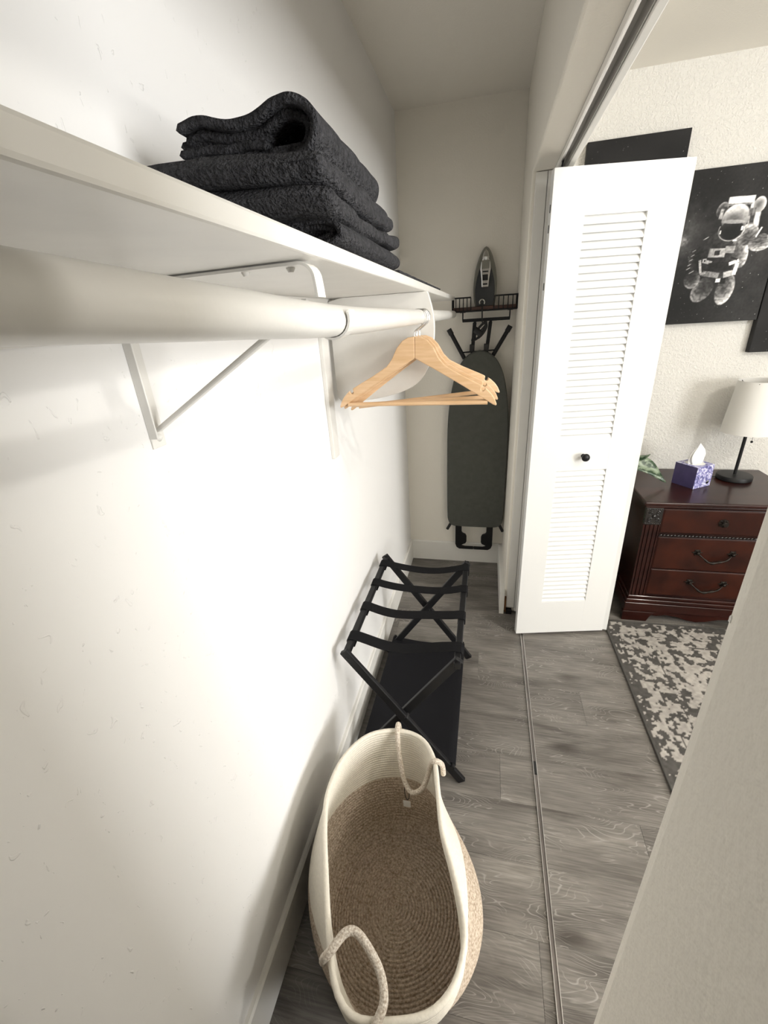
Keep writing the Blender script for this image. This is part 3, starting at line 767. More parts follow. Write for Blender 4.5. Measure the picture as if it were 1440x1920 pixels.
# lower cloth shelf slung between two lower rails
zl = .085; u = 1-zl/ZT
xr_ = XA+(FB-XA)*u + .026; xl_ = XB-(XB-FA)*u - .022
for xx in (xl_, xr_):
    bm = bmesh.new(); tube(bm, [(xx, yn-.012, zl), (xx, yf+.012, zl)], .008, 12); obj('lower_rail', bm, M['black'], lr, smooth='auto')
n = 14; path = [(xl_-.007, zl+.008)] + [(xl_+(xr_-xl_)*k/n, zl+.0095-.016*math.sin(PI*k/n)) for k in range(n+1)] + [(xr_+.009, zl+.006), (xr_+.0095, zl-.006)]
obj('cloth_shelf', strip([(x, (yn+yf)/2, z) for x, z in path], yf-yn-.004, .002), M['mesh_fabric'], lr, smooth='auto')

# ------------------------------------------------------------------ rope basket
bk = thing('rope_basket', 'large oval rope basket, cream above and jute below, two handles', 'basket', (.262, .625, 0))
rim = [(.144,.87),(.229,.904),(.307,.887),(.354,.822),(.376,.733),(.396,.643),(.424,.575),(.447,.513),(.460,.461),(.458,.415),(.440,.365),(.396,.322),(.315,.296),(.259,.293),(.218,.325),(.180,.397),(.138,.493),(.100,.59),(.080,.679),(.092,.785)]
RZ = .395
rimc = catmull([(x,y,0) for x,y in rim], 12, closed=True)
BC = Vector((.262,.625,0)); BR = .238
NA = 120
def rim_at(a):
    d = Vector((math.cos(a), math.sin(a), 0)); best = 0; bp = None
    for p in rimc:
        q = (p-BC); q = q.normalized()
        dd = q.dot(d)
        if dd > best or bp is None: best = dd; bp = p
    return bp
RIM = []
ang = np.array([math.atan2((p-BC).y, (p-BC).x) for p in rimc]); rad = np.array([(p-BC).length for p in rimc])
o_ = np.argsort(ang); ang, rad = ang[o_], rad[o_]
ang = np.concatenate([ang-2*PI, ang, ang+2*PI]); rad = np.concatenate([rad, rad, rad])
def rimr(a): return float(np.interp((a+PI) % (2*PI) - PI, ang, rad))
def wall_r(a, h):
    """outer radius at height fraction h"""
    s = h*h*(3-2*h)
    bul = math.sin(PI*min(1, h*1.25))*.012*(1-h)
    lf = max(0, -math.cos(a))**2
    r0 = BR*(1 - .10*max(0, 1-h/.10)**2)*(1-.13*lf)
    bul += lf*.034*math.sin(PI*h)**1.2
    return r0*(1-s) + rimr(a)*s + bul
def rimz(a): return RZ + .006*math.sin(2*a+.6) + .004*math.sin(3*a)
def wall_mesh(h0, h1, coils, th=.0085):
    bm = bmesh.new(); outer, inner = [], []
    per = 6
    n = coils*per
    for i in range(n+1):
        h = h0 + (h1-h0)*i/n
        ph = abs(math.sin(PI*i/per)); bump_ = .0024*(ph**.6)
        ro, ri = [], []
        for k in range(NA):
            a = 2*PI*k/NA
            r = wall_r(a, h); z = .004 + h*(rimz(a)-.004)
            c, s_ = math.cos(a), math.sin(a)
            ro.append(bm.verts.new((BC.x+(r+bump_)*c, BC.y+(r+bump_)*s_, z)))
            ri.append(bm.verts.new((BC.x+(r-th-bump_)*c, BC.y+(r-th-bump_)*s_, z)))
        outer.append(ro); inner.append(ri)
    for L in (outer, inner):
        for a, b in zip(L, L[1:]):
            for k in range(NA): bm.faces.new((a[k], a[(k+1)%NA], b[(k+1)%NA], b[k]))
    for rg in (0, -1):
        for k in range(NA): bm.faces.new((outer[rg][k], outer[rg][(k+1)%NA], inner[rg][(k+1)%NA], inner[rg][k]))
    return bm
obj('jute_side', wall_mesh(0.0, .50, 18), M['jute'], bk, smooth=True)
obj('cream_side', wall_mesh(.50, .985, 20), M['cream'], bk, smooth=True)
bm = bmesh.new(); tube(bm, [(BC.x+(wall_r(a,1)-.0043)*math.cos(a), BC.y+(wall_r(a,1)-.0043)*math.sin(a), rimz(a)) for a in [2*PI*k/NA for k in range(NA)]], .0068, 10, closed=True); obj('rim_coil', bm, M['cream'], bk, smooth=True)
# coiled base
bm = bmesh.new(); rings = []; NC = 24; per = 6
for i in range(NC*per+1):
    r = .0005 + (BR*.92)*i/(NC*per); z = .006 + .0048*abs(math.sin(PI*i/per))**.6
    rings.append([bm.verts.new((BC.x+r*math.cos(2*PI*k/96)*(1-.13*max(0, -math.cos(2*PI*k/96))**2), BC.y+r*math.sin(2*PI*k/96)*(1-.13*max(0, -math.cos(2*PI*k/96))**2), z)) for k in range(96)])
for a, b in zip(rings, rings[1:]):
    for k in range(96): bm.faces.new((a[k], a[(k+1)%96], b[(k+1)%96], b[k]))
lastr = [bm.verts.new((v.co.x, v.co.y, .001)) for v in rings[-1]]
for k in range(96): bm.faces.new((rings[-1][k], rings[-1][(k+1)%96], lastr[(k+1)%96], lastr[k]))
bm.faces.new(lastr[::-1])
obj('coiled_base', bm, M['jute'], bk, smooth=True)
# handles: rope loops through the rim
h1 = [(.235,.918,RZ-.045),(.232,.916,RZ-.005),(.231,.905,RZ+.010),(.233,.886,RZ-.004),(.243,.852,RZ-.05),(.262,.815,RZ-.105),(.288,.795,RZ-.128),(.318,.800,RZ-.110),(.334,.815,RZ-.070),(.342,.812,RZ-.020),(.352,.806,RZ+.010),(.366,.806,RZ+.012),(.377,.808,RZ-.004),(.380,.808,RZ-.040)]
bm = bmesh.new(); tube(bm, catmull(h1, 6), .0075, 10); hh = obj('handle', bm, M['heather'], bk, smooth=True)
h2_ = [(.178,.365,RZ-.030),(.186,.358,RZ+.004),(.200,.366,RZ+.022),(.222,.395,RZ+.030),(.245,.400,RZ+.030),(.280,.378,RZ+.028),(.306,.352,RZ+.022),(.318,.322,RZ+.018),(.312,.298,RZ+.012),(.305,.284,RZ+.002),(.304,.280,RZ-.035)]
bm = bmesh.new(); tube(bm, catmull(h2_, 6), .0085, 10); obj('handle', bm, M['heather'], bk, smooth=True)
bm = bmesh.new(); c0 = Vector((.272,.803,RZ-.124))
tube(bm, [c0 + Vector((.008*math.sin(2*PI*i/24), -.006*math.sin(2*PI*i/24)-.01*(1-math.cos(2*PI*i/24))*.5, -.024*(1-math.cos(2*PI*i/24))+.010)) for i in range(24)], .0012, 6, closed=True)
obj('tag_string', bm, M['black_rubber'], hh, smooth=True)
bm = bmesh.new(); bx(bm, c0.x-.010, c0.x+.012, c0.y-.0165, c0.y-.0155, c0.z-.063, c0.z-.036); obj('paper_tag', bm, M['tag'], hh)

# ------------------------------------------------------------------ bifold louvre door
dA = Vector((.656, 1.860, 0)); dB = Vector((1.088, 1.950, 0))
dl = (dB-dA).length; da = math.atan2((dB-dA).y, (dB-dA).x)
dr = thing('door_1', 'white bifold louvre door folded open, black knob', None, (dA.x, dA.y, 0), da)
if 'category' in dr: del dr['category']
dr['kind'] = 'structure'
DZ0, DZ1, DT = .014, 1.972, .030
louv = [(1.033, 1.832), (.203, .898)]
lx0, lx1 = .115, .330
fr = []
def panel(y0, flip=False):
    parts = []
    bm = bmesh.new(); bx(bm, 0, lx0, y0, y0+DT, DZ0, DZ1); parts.append(('stile', bm))
    bm = bmesh.new(); bx(bm, lx1, dl, y0, y0+DT, DZ0, DZ1); parts.append(('stile', bm))
    for z0, z1 in ((DZ0, louv[1][0]), (louv[1][1], louv[0][0]), (louv[0][1], DZ1)):
        bm = bmesh.new(); bx(bm, lx0, lx1, y0+.0004, y0+DT-.0004, z0, z1); parts.append(('rail', bm))
    return parts
lead = []
def add(name, bm, m, root, **kw): return obj(name, bm, m, root, world=False, **kw)
for nme, bm in panel(0): add(nme, bm, M['door'], dr)
# slats shared
NS = 30
def slats(root, y0, n_):
    me = None
    for (z0, z1) in louv:
        cnt = 32 if z1 > 1.5 else 28
        pitch = (z1-z0)/cnt
        for k in range(cnt):
            zc = z0 + pitch*(k+.5)
            if me is None or True:
                bm = bmesh.new()
                h_ = pitch*.55
                # slat leaning: lower edge towards the viewer
                pts = [(y0+.0020, -h_), (y0+.0016, -h_+.004), (y0+.0020, -h_+.007), (y0+.0165, h_+.003), (y0+.0190, h_+.003), (y0+.0200, h_-.001), (y0+.0060, -h_-.0012), (y0+.0030, -h_-.0012)]
                if (z1 > 1.5) not in n_:
                    prism(bm, pts, 'x', lx0, lx1)
                    o = add('slat', bm, M['door'], root); n_[z1 > 1.5] = o.data
                else:
                    bm.free(); o = bpy.data.objects.new('slat', n_[z1 > 1.5]); COL.objects.link(o); o.parent = root
            o.location = (0, 0, zc)
slats(dr, 0, {})
bm = bmesh.new()
kz, kx = .963, .222
lathe(bm, [(.0001,-.040),(.009,-.039),(.0155,-.034),(.017,-.028),(.0145,-.021),(.008,-.015),(.0065,-.010),(.0065,-.002),(.009,0)], (kx, 0, kz), 24, 'y')
add('door_knob', bm, M['black'], dr, smooth='auto')
for z0 in (.25, 1.0, 1.72):
    bm = bmesh.new(); bx(bm, dl-.002, dl+.002, DT-.008, DT+.010, z0-.035, z0+.035); add('hinge', bm, M['gloss_white'], dr)
bm = bmesh.new(); tube(bm, [(.03, .015, DZ1-.005), (.03, .015, 2.0)], .004, 8); add('top_pivot', bm, M['black'], dr)
for z0 in (1.62, 1.80, 1.86):
    bm = bmesh.new(); bx(bm, -.001, .0005, .011, .017, z0-.012, z0+.012); add('hinge_mortise', bm, M['black'], dr)
# second leaf, folded behind
db = thing('door_2', 'white rear leaf of the bifold door hidden behind the front leaf', None, (.672, 2.020, 0), math.atan2(1.988-2.020, 1.09-.672))
if 'category' in db: del db['category']
db['kind'] = 'structure'
for nme, bm in panel(-DT): add(nme, bm, M['door'], db)
slats(db, -DT, {})

# ------------------------------------------------------------------ pictures
def grid_print(name, w, h, nx, ny, cols, parent, yoff):
    verts = []; faces = []
    for j in range(ny+1):
        for i in range(nx+1): verts.append((-w/2 + w*i/nx, yoff, -h/2 + h*j/ny))
    for j in range(ny):
        for i in range(nx):
            a = j*(nx+1)+i; faces.append((a, a+1, a+nx+2, a+nx+1))
    o = obj(name, (verts, [], faces), M['print'], parent, world=False)
    set_vcol(o, cols.reshape(-1, 3)); return o
M['print'] = vcol_mat('canvas_print', .7, bump=.12, bscale=700)
def vnoise(nx, ny, cx, cy, seed):
    r = np.random.RandomState(seed); g = r.rand(cy+2, cx+2)
    x = np.linspace(0, cx, nx); y = np.linspace(0, cy, ny); xi = x.astype(int); yi = y.astype(int)
    fx = x-xi; fy = y-yi; fx = fx*fx*(3-2*fx); fy = fy*fy*(3-2*fy)
    a = g[np.ix_(yi, xi)]; b = g[np.ix_(yi, xi+1)]; c = g[np.ix_(yi+1, xi)]; d = g[np.ix_(yi+1, xi+1)]
    return (a*(1-fx)+b*fx)*(1-fy)[:,None] + (c*(1-fx)+d*fx)*fy[:,None]
PT = .036
def canvas(name, label, cx, cz, w, h, cols=None, nx=0, ny=0):
    r = thing(name, label, 'picture', (cx, YB, cz))
    obj('canvas_body', box(-w/2, w/2, -PT, 0, -h/2, h/2), M['canvas_edge'], r, world=False, bevel=.002)
    if cols is not None: grid_print('printed_face', w-.003, h-.003, nx-1, ny-1, cols, r, -PT-.0006)
    return r
fy = (YB-PT)/2.58
def fx_(x): return .4608 + (x-.4608)*fy
def fz_(z): return 1.55 + (z-1.55)*fy
NXp, NYp = 205, 305
u, v = np.meshgrid(np.linspace(0,1,NXp), np.linspace(0,1,NYp))   # v up
aspect = .62/.41
def star_base(seed, base):
    img = np.full((NYp, NXp), base)
    img += (vnoise(NXp, NYp, 5, 8, seed)-.5)*base*.8
    r = np.random.RandomState(seed)
    for _ in range(170):
        i, j_ = r.randint(0, NXp), r.randint(0, NYp); img[j_, i] += r.rand()**2*.45
    return img
def ell(cx, cy, rx, ry, rot=0):
    c, s_ = math.cos(rot), math.sin(rot); X = (u-cx); Y = (v-cy)*aspect
    a = (X*c+Y*s_)/rx; b = (-X*s_+Y*c)/ry
    return a, b, a*a+b*b
def sm(x, a, b): t_ = np.clip((x-a)/(b-a), 0, 1); return t_*t_*(3-2*t_)
def paint(img, val, mask): return img*(1-mask)+val*mask
n_f = vnoise(NXp, NYp, 60, 90, 5); n_m = vnoise(NXp, NYp, 22, 33, 6); n_c = vnoise(NXp, NYp, 9, 14, 8)
img = star_base(3, .018)
# milky glow at the left
# soft darkening of the shaded half comes last
a, b, d = ell(.06, .60, .20, .30, -.5); img += np.exp(-d*1.4)*.16*(n_c*.6+n_m*.6); a, b, d = ell(.07,.575,.05,.05); img += np.exp(-d*1.2)*.32*n_f
a, b, d = ell(.75, .35, .35, .5, .3); img += np.exp(-d)*.02*n_c
def blob(cx, cy, rx, ry, rot=0, lo=.05, hi=.62, light=(-.2,.9), fold=0, soft=.10):
    global img
    a, b, d = ell(cx, cy, rx, ry, rot)
    sh = np.clip(.5+.5*(a*light[0]+b*light[1]), 0, 1)
    val = (lo + (hi-lo)*sh**1.6)*(.30+.70*np.clip(d,0,1)**.9)
    if fold: val = val*(.62+.5*np.abs(np.sin(b*fold + n_m*4)))*(.75+.5*n_f)
    else: val = val*(.75+.5*n_m)
    img = paint(img, val, 1-sm(d, 1-soft*2, 1+soft*.3))
def rect(cx, cy, rx, ry, rot=0, val=.5, soft=.12, nz=.4):
    global img
    a, b, d = ell(cx, cy, rx, ry, rot); m_ = np.maximum(np.abs(a), np.abs(b))
    img = paint(img, val*(1-nz*.5+nz*n_f), 1-sm(m_, 1-soft, 1+soft*.3))
# legs
blob(.37,.235,.105,.145,-.55,.02,.55,(-.3,-.8),6); blob(.60,.225,.095,.165,-.12,.02,.66,(.5,-.5),6)
# far arm, folded sleeve at lower left, in shade
blob(.25,.44,.085,.16,.35,.008,.16,(-.6,.3),9); blob(.24,.31,.085,.10,.2,.008,.62,(.2,-.8),5)
# torso
blob(.48,.46,.20,.26,0,.010,.18,(.3,.3),4); blob(.66,.47,.085,.17,.25,.05,.75,(.9,.2),3)
rect(.44,.475,.085,.045,-.06,.34); rect(.44,.475,.028,.024,0,.03); rect(.56,.49,.05,.035,-.06,.22); rect(.36,.42,.05,.018,-.3,.40)
rect(.50,.385,.13,.045,0,.015); rect(.63,.405,.05,.018,.3,.55); rect(.62,.43,.04,.010,-.4,.02)
rect(.42,.335,.09,.028,-.2,.20); rect(.52,.29,.035,.02,0,.62); rect(.56,.285,.028,.03,0,.012); rect(.60,.33,.05,.03,.2,.30)
rect(.30,.39,.012,.075,.25,.55); rect(.34,.345,.028,.012,.2,.5); rect(.33,.43,.02,.02,0,.5); rect(.335,.43,.008,.01,0,.01)
rect(.66,.36,.02,.06,-.1,.70)
# right arm raised towards the viewer's right
blob(.70,.575,.105,.11,.5,.06,.62,(.2,.8),10); blob(.845,.52,.125,.085,.15,.05,.70,(.3,-.7),9); blob(.965,.56,.075,.075,.9,.06,.72,(.2,.6),6)
blob(.955,.625,.05,.042,.4,.20,.85,(0,.8),8); rect(.875,.585,.045,.022,-.5,.02); rect(.80,.585,.008,.05,-.4,.72)
# backpack and helmet
rect(.72,.70,.055,.12,.05,.66,.3,.5); rect(.70,.685,.03,.09,.05,.05,.5); blob(.745,.755,.06,.075,0,.2,.8,(.6,.5))
rect(.565,.795,.125,.032,-.03,.72,.1,.5); rect(.555,.768,.12,.008,-.03,.15); blob(.40,.745,.055,.075,-.3,.02,.45,(-.4,.6),5)
blob(.545,.685,.135,.135,0,.05,.85,(.1,1.0)); rect(.69,.715,.035,.04,0,.10,.3,.9); rect(.40,.72,.018,.05,-.1,.4,.4,.8)
blob(.53,.615,.118,.098,-.08,.004,.05,(-.4,.6)); a, b, d = ell(.53,.615,.122,.102,-.08); img = paint(img, .42*(.5+n_m), np.exp(-((d-1.02)/.06)**2)*.8*(b<.35))
a, b, d = ell(.535,.665,.128,.020,-.08); img = paint(img, .30, (1-sm(d,.6,1.1))*.7); rect(.425,.605,.007,.018,0,.6); rect(.63,.62,.008,.020,0,.7)
rect(.585,.545,.02,.008,0,.7); a, b, d = ell(.53,.52,.14,.03,0)
for (x_, y_, l_) in ((.30,.575,.03),(.205,.50,.022),(.20,.47,.022),(.19,.44,.022),(.185,.41,.022),(.18,.385,.022),(.22,.36,.03)):
    rect(x_, y_, l_, .005, .5, .5, .6, .5)
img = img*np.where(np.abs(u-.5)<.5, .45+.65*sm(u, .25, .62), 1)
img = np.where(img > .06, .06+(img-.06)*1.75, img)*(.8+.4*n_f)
img = np.clip(img, .006, .95)
cols = np.stack([img*1.0, img*.985, img*.985], -1)
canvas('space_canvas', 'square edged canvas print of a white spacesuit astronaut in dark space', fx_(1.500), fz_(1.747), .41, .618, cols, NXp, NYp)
im2 = np.clip(star_base(9, .012), .005, .5); c2 = np.stack([im2, im2*.98, im2], -1)
canvas('dark_canvas', 'plain near black canvas showing above the folded louvre door', fx_(1.070), fz_(1.90), .41, .618, c2, NXp, NYp)
im3 = np.clip(star_base(15, .014), .005, .5); c3 = np.stack([im3, im3*.98, im3], -1)
canvas('starry_canvas', 'black canvas cut off by the right edge of view above the lamp', fx_(1.918), fz_(1.600), .41, .618, c3, NXp, NYp)

# ------------------------------------------------------------------ dresser
DX0, DX1, DY0, DY1, DH = 1.225, 1.895, 2.092, 2.570, .685
ds = thing('nightstand', 'dark cherry wood nightstand with three drawers and carved corner blocks', 'nightstand', ((DX0+DX1)/2, 2.33, 0))
obj('body', box(DX0+.012, DX1-.012, DY0+.012, DY1, .10, DH-.030), M['dark_wood'], ds, bevel=.002)
bm = bmesh.new()
prism(bm, [(DX0-.014,DY0-.018),(DX1+.014,DY0-.018),(DX1+.014,DY1+.006),(DX0-.014,DY1+.006)], 'z', DH-.020, DH)
obj('top', bm, M['dark_wood'], ds, bevel=.007, seg=4)
obj('top_moulding', box(DX0-.004, DX1+.004, DY0-.008, DY1, DH-.032, DH-.0202), M['dark_wood'], ds, bevel=.004, seg=3)
for x0 in (DX0+.004, DX1-.004-.072):
    x1 = x0+.072
    # fluted pilaster
    pts = [(x0, DY0+.02), (x0, DY0)]
    for k in range(4):
        c = x0 + .072*(k+.5)/4
        pts += [(c-.0035, DY0), (c-.002, DY0+.0055), (c+.002, DY0+.0055), (c+.0035, DY0)]
    pts += [(x1, DY0), (x1, DY0+.02)]
    bm = bmesh.new(); prism(bm, pts, 'z', .150, .560); obj('pilaster', bm, M['dark_wood'], ds)
    # carved block
    cb = obj('carved_block', box(x0-.001, x1+.001, DY0-.004, DY0+.02, .562, DH-.033), M['carved'], ds, bevel=.003)
    cxm, czm = (x0+x1)/2, (.562+DH-.033)/2
    bm = bmesh.new()
    for sgn in (-1,1):
        for up in (-1,1):
            sp = []
            for i in range(22):
                th = i/21*2.6*PI; rr = .003+.0125*i/21
                sp.append((cxm+sgn*(.015+ .0)+sgn*rr*math.cos(th)*.75, DY0-.005, czm+up*.017+up*rr*math.sin(th)*.8))
            tube(bm, sp, .0022, 6)
    obj('scroll_carving', bm, M['carved'], cb, smooth=True)
    bm = bmesh.new(); lathe(bm, [(.0001,-.0055),(.006,-.004),(.009,0)], (cxm, DY0-.004, czm), 14, 'y'); obj('rosette', bm, M['carved'], cb, smooth=True)
    for zz in (.570, DH-.041):
        bm = bmesh.new()
        for k in range(9): lathe(bm, [(.0001,-.003),(.0025,-.002),(.0034,.0)], (x0+.004+.064*k/8, DY0-.004, zz), 8, 'y')
        obj('bead_row', bm, M['carved'], cb, smooth=True)
def drawer(z0, z1, kind):
    x0, x1 = DX0+.080, DX1-.080
    d = obj('drawer', box(x0, x1, DY0-.004, DY0+.02, z0, z1), M['burl'], ds, bevel=.004, seg=3)
    obj('drawer_edge', box(x0-.003, x1+.003, DY0-.001, DY0+.015, z0-.0025, z1+.0025), M['dark_wood'], d, bevel=.002)
    cxm = (x0+x1)/2; zc = (z0+z1)/2
    if kind == 'knob':
        bm = bmesh.new(); lathe(bm, [(.0001,-.026),(.009,-.025),(.0135,-.020),(.011,-.014),(.006,-.009),(.006,-.003),(.019,-.002),(.021,.001)], (cxm, DY0-.004, zc), 20, 'y'); obj('knob', bm, M['brass'], d, smooth='auto')
        bm = bmesh.new()
        for k in range(8):
            a = 2*PI*k/8; tube(bm, [(cxm+.010*math.cos(a), DY0-.006, zc+.010*math.sin(a)), (cxm+.024*math.cos(a), DY0-.0045, zc+.022*math.sin(a))], [.004,.0015], 6)
        obj('knob_plate', bm, M['brass'], d, smooth=True)
    else:
        hp = []
        for k in range(25):
            t_ = k/24; hp.append((cxm-.072+.144*t_, DY0-.024+.012*abs(2*t_-1)**4, zc+.012-.042*math.sin(PI*t_)**.8+.010*math.sin(4*PI*t_)*.3))
        bm = bmesh.new(); tube(bm, hp, [.0035+.003*math.sin(PI*k/24)**2+.0012*math.sin(k*1.3) for k in range(25)], 8); obj('bail_handle', bm, M['brass'], d, smooth=True)
        for sgn in (-1,1):
            bm = bmesh.new(); lathe(bm, [(.0001,-.018),(.006,-.017),(.008,-.012),(.006,-.006),(.014,-.003),(.016,.001)], (cxm+sgn*.074, DY0-.004, zc+.014), 16, 'y')
            for q in range(6):
                a = 2*PI*q/6; tube(bm, [(cxm+sgn*.074+.008*math.cos(a), DY0-.006, zc+.014+.008*math.sin(a)), (cxm+sgn*.074+.024*math.cos(a), DY0-.0045, zc+.014+.018*math.sin(a))], [.0045,.0015], 6)
            obj('handle_rosette', bm, M['brass'], d, smooth=True)
drawer(.523, DH-.040, 'knob'); drawer(.322, .497, 'bail'); drawer(.165, .314, 'bail')
bm = bmesh.new()
for k in range(34):
    xx = DX0+.084 + (DX1-DX0-.168)*k/33
    tube(bm, [(xx-.006, DY0-.008, .507), (xx+.006, DY0-.008, .514)], [.0042,.0042], 7)
obj('rope_moulding', bm, M['carved'], ds, smooth=True)
# stepped base and bracket feet with scalloped apron
for (o1, z0, z1) in ((.000,.132,.149),(.008,.112,.1318),(.013,.060,.1118)):
    obj('base_moulding', box(DX0-o1, DX1+o1, DY0-.004-o1, DY1, z0, z1), M['dark_wood'], ds, bevel=.005, seg=3)
ap = [(DX0+.115,.060),(DX0+.115,.040),(DX0+.15,.036),(DX0+.19,.046),(DX0+.24,.040),(DX0+.29,.024),(DX0+.335,.016),(DX0+.38,.024),(DX0+.43,.040),(DX0+.48,.046),(DX0+.52,.036),(DX0+.555,.040),(DX0+.555,.060)]
bm = bmesh.new(); prism(bm, ap, 'y', DY0-.012, DY0+.008); obj('apron', bm, M['dark_wood'], ds)
for sx in (0, 1):
    for yy in (DY0-.019, DY1-.10):
        a0 = DX0-.016 if sx == 0 else DX1+.016; s_ = 1 if sx == 0 else -1
        pts = [(a0,0),(a0+s_*.120,0),(a0+s_*.132,.030),(a0+s_*.150,.060),(a0,.060)]
        bm = bmesh.new(); prism(bm, pts, 'y', yy, yy+.10 if yy > 2.2 else yy+.03); ft = obj('foot', bm, M['dark_wood'], ds, bevel=.004)
# tissue box
TX, TY, ta = 1.4915, 2.335, math.radians(33)
tb = thing('tissue_box', 'small blue and violet patterned tissue box on the nightstand', 'tissue box', (TX, TY, DH+.0005), ta)
t = NT('tissue_box_print'); b = t.b; b.inputs['Roughness'].default_value = .35
tc = t.n('ShaderNodeTexCoord'); nz = t.n('ShaderNodeTexNoise', Scale=45.0, Detail=5.0, Distortion=1.5); t.l(tc.outputs['Object'], nz.inputs['Vector'])
rp = t.n('ShaderNodeValToRGB'); e = rp.color_ramp.elements
e[0].position = .36; e[0].color = (.075,.07,.22,1); e[1].position = .62; e[1].color = (.72,.74,.85,1); q = e.new(.48); q.color = (.26,.27,.55,1); q = e.new(.53); q.color = (.40,.36,.62,1)
t.l(nz.outputs['Fac'], rp.inputs[0]); t.l(rp.outputs[0], b.inputs['Base Color']); M['tprint'] = t.m
M['tviolet'] = mat('tissue_box_violet', (.075,.062,.16), .35, var=.12, vscale=20)
hw = .058
obj('carton', box(-hw, hw, -hw, hw, 0, .112), M['tprint'], tb, world=False, bevel=.0015)
obj('violet_side', box(-hw-.0006, -hw+.0005, -hw+.001, hw-.001, .001, .111), M['tviolet'], tb, world=False)
# round mark printed at the lower corner of the right side
bm = bmesh.new(); lathe(bm, [(.0001,0),(.0105,0),(.0105,.0004)], (.034, -hw-.0005, .024), 20, 'y'); lg = obj('printed_mark', bm, M['black'], tb, world=False)
bm = bmesh.new(); tube(bm, [(.034+.0065*math.cos(a), -hw-.0008, .026+.0045*math.sin(a)) for a in [PI*k/10 for k in range(11)]], .0011, 5); obj('mark_arc', bm, M['tissue'], tb, world=False)
bm = bmesh.new()
# crumpled tissue: a folded cone
ringsT = []
for i in range(15):
    h_ = i/14; ring = []
    for k in range(40):
        a = 2*PI*k/40; wx = .034*(1-h_**2.0)*(1+.75*math.sin(PI*h_)); wy = .016*(1-h_**1.3)
        f_ = 1+.22*math.sin(a*5+h_*3)+.12*math.sin(a*9-h_*2)
        ring.append(bm.verts.new((.004*math.sin(h_*3)+wx*f_*math.cos(a)+.004*h_, wy*f_*math.sin(a), .108+.105*h_)))
    ringsT.append(ring)
for a, b in zip(ringsT, ringsT[1:]):
    for k in range(40): bm.faces.new((a[k], a[(k+1)%40], b[(k+1)%40], b[k]))
bm.faces.new(ringsT[-1])
obj('tissue', bm, M['tissue'], tb, world=False, smooth=True)
bm = bmesh.new(); lathe(bm, [(.042,.1121),(.030,.1126)], (0,0,0), 28, cap=True); obj('opening', bm, M['tag'], tb, world=False)

# table lamp
LX, LY = 1.722, 2.425
lp = thing('table_lamp', 'black table lamp with white fabric drum shade on the nightstand', 'lamp', (LX, LY, DH+.0005))
bm = bmesh.new(); lathe(bm, [(.001,0),(.074,0),(.077,.003),(.077,.020),(.074,.024),(.012,.026),(.001,.026)], (0,0,0), 48); obj('base', bm, M['black'], lp, world=False, smooth='auto')
bm = bmesh.new(); lathe(bm, [(.0075,.024),(.0075,.300),(.010,.302),(.010,.36),(.001,.36)], (0,0,0), 20); obj('pole', bm, M['black'], lp, world=False, smooth='auto')
bm = bmesh.new(); lathe(bm, [(.109,.246),(.089,.492),(.0875,.492),(.1075,.246)], (0,0,0), 56, cap=False)
bmesh.ops.remove_doubles(bm, verts=bm.verts, dist=1e-6)
vs_ = [v for v in bm.verts]
sh = obj('shade', bm, M['shade'], lp, world=False, smooth='auto')
bm = bmesh.new()
for k in range(3):
    a = 2*PI*k/3; tube(bm, [(.008*math.cos(a), .008*math.sin(a), .40), (.0905*math.cos(a), .0905*math.sin(a), .486)], .0015, 6)
obj('shade_spider', bm, M['black'], lp, world=False)
bm = bmesh.new(); tube(bm, [(.022,-.02,.31),(.022,-.02,.205)], .0008, 6); ch = obj('pull_chain', bm, M['brass'], lp, world=False)
bm = bmesh.new(); lathe(bm, [(.0001,-.006),(.0045,-.004),(.006,0),(.0045,.004),(.0001,.006)], (.022,-.02,.200), 12); obj('pull_bead', bm, M['black'], lp, world=False, smooth=True)
bm = bmesh.new(); tube(bm, catmull([(-.075,.01,.006),(-.11,.02,.004),(-.125,.06,.004),(-.115,.12,.004),(-.112,.155,.003),(-.11,.161,-.02)], 6), .003, 6); obj('power_cord', bm, M['black_rubber'], lp, world=False, smooth=True)

# ------------------------------------------------------------------ potted plant
pp = thing('potted_plant', 'leafy variegated green plant between the door and nightstand', 'plant', (1.115, 2.40, 0))
bm = bmesh.new(); lathe(bm, [(.001,0),(.070,0),(.076,.01),(.095,.20),(.100,.215),(.100,.225),(.090,.225),(.086,.20),(.001,.20)], (0,0,0), 36); obj('pot', bm, M['pot'], pp, world=False, smooth='auto')
bm = bmesh.new(); lathe(bm, [(.001,.204),(.086,.202)], (0,0,0), 24); obj('soil', bm, M['soil'], pp, world=False)
t = NT('variegated_leaf'); b = t.b; b.inputs['Roughness'].default_value = .35
tc = t.n('ShaderNodeTexCoord'); nz = t.n('ShaderNodeTexNoise', Scale=42.0, Detail=3.0); t.l(tc.outputs['Object'], nz.inputs['Vector'])
rp = t.n('ShaderNodeValToRGB'); e = rp.color_ramp.elements; e[0].position = .44; e[0].color = (.022,.050,.022,1); e[1].position = .58; e[1].color = (.24,.30,.21,1)
t.l(nz.outputs['Fac'], rp.inputs[0]); t.l(rp.outputs[0], b.inputs['Base Color']); M['leaf'] = t.m
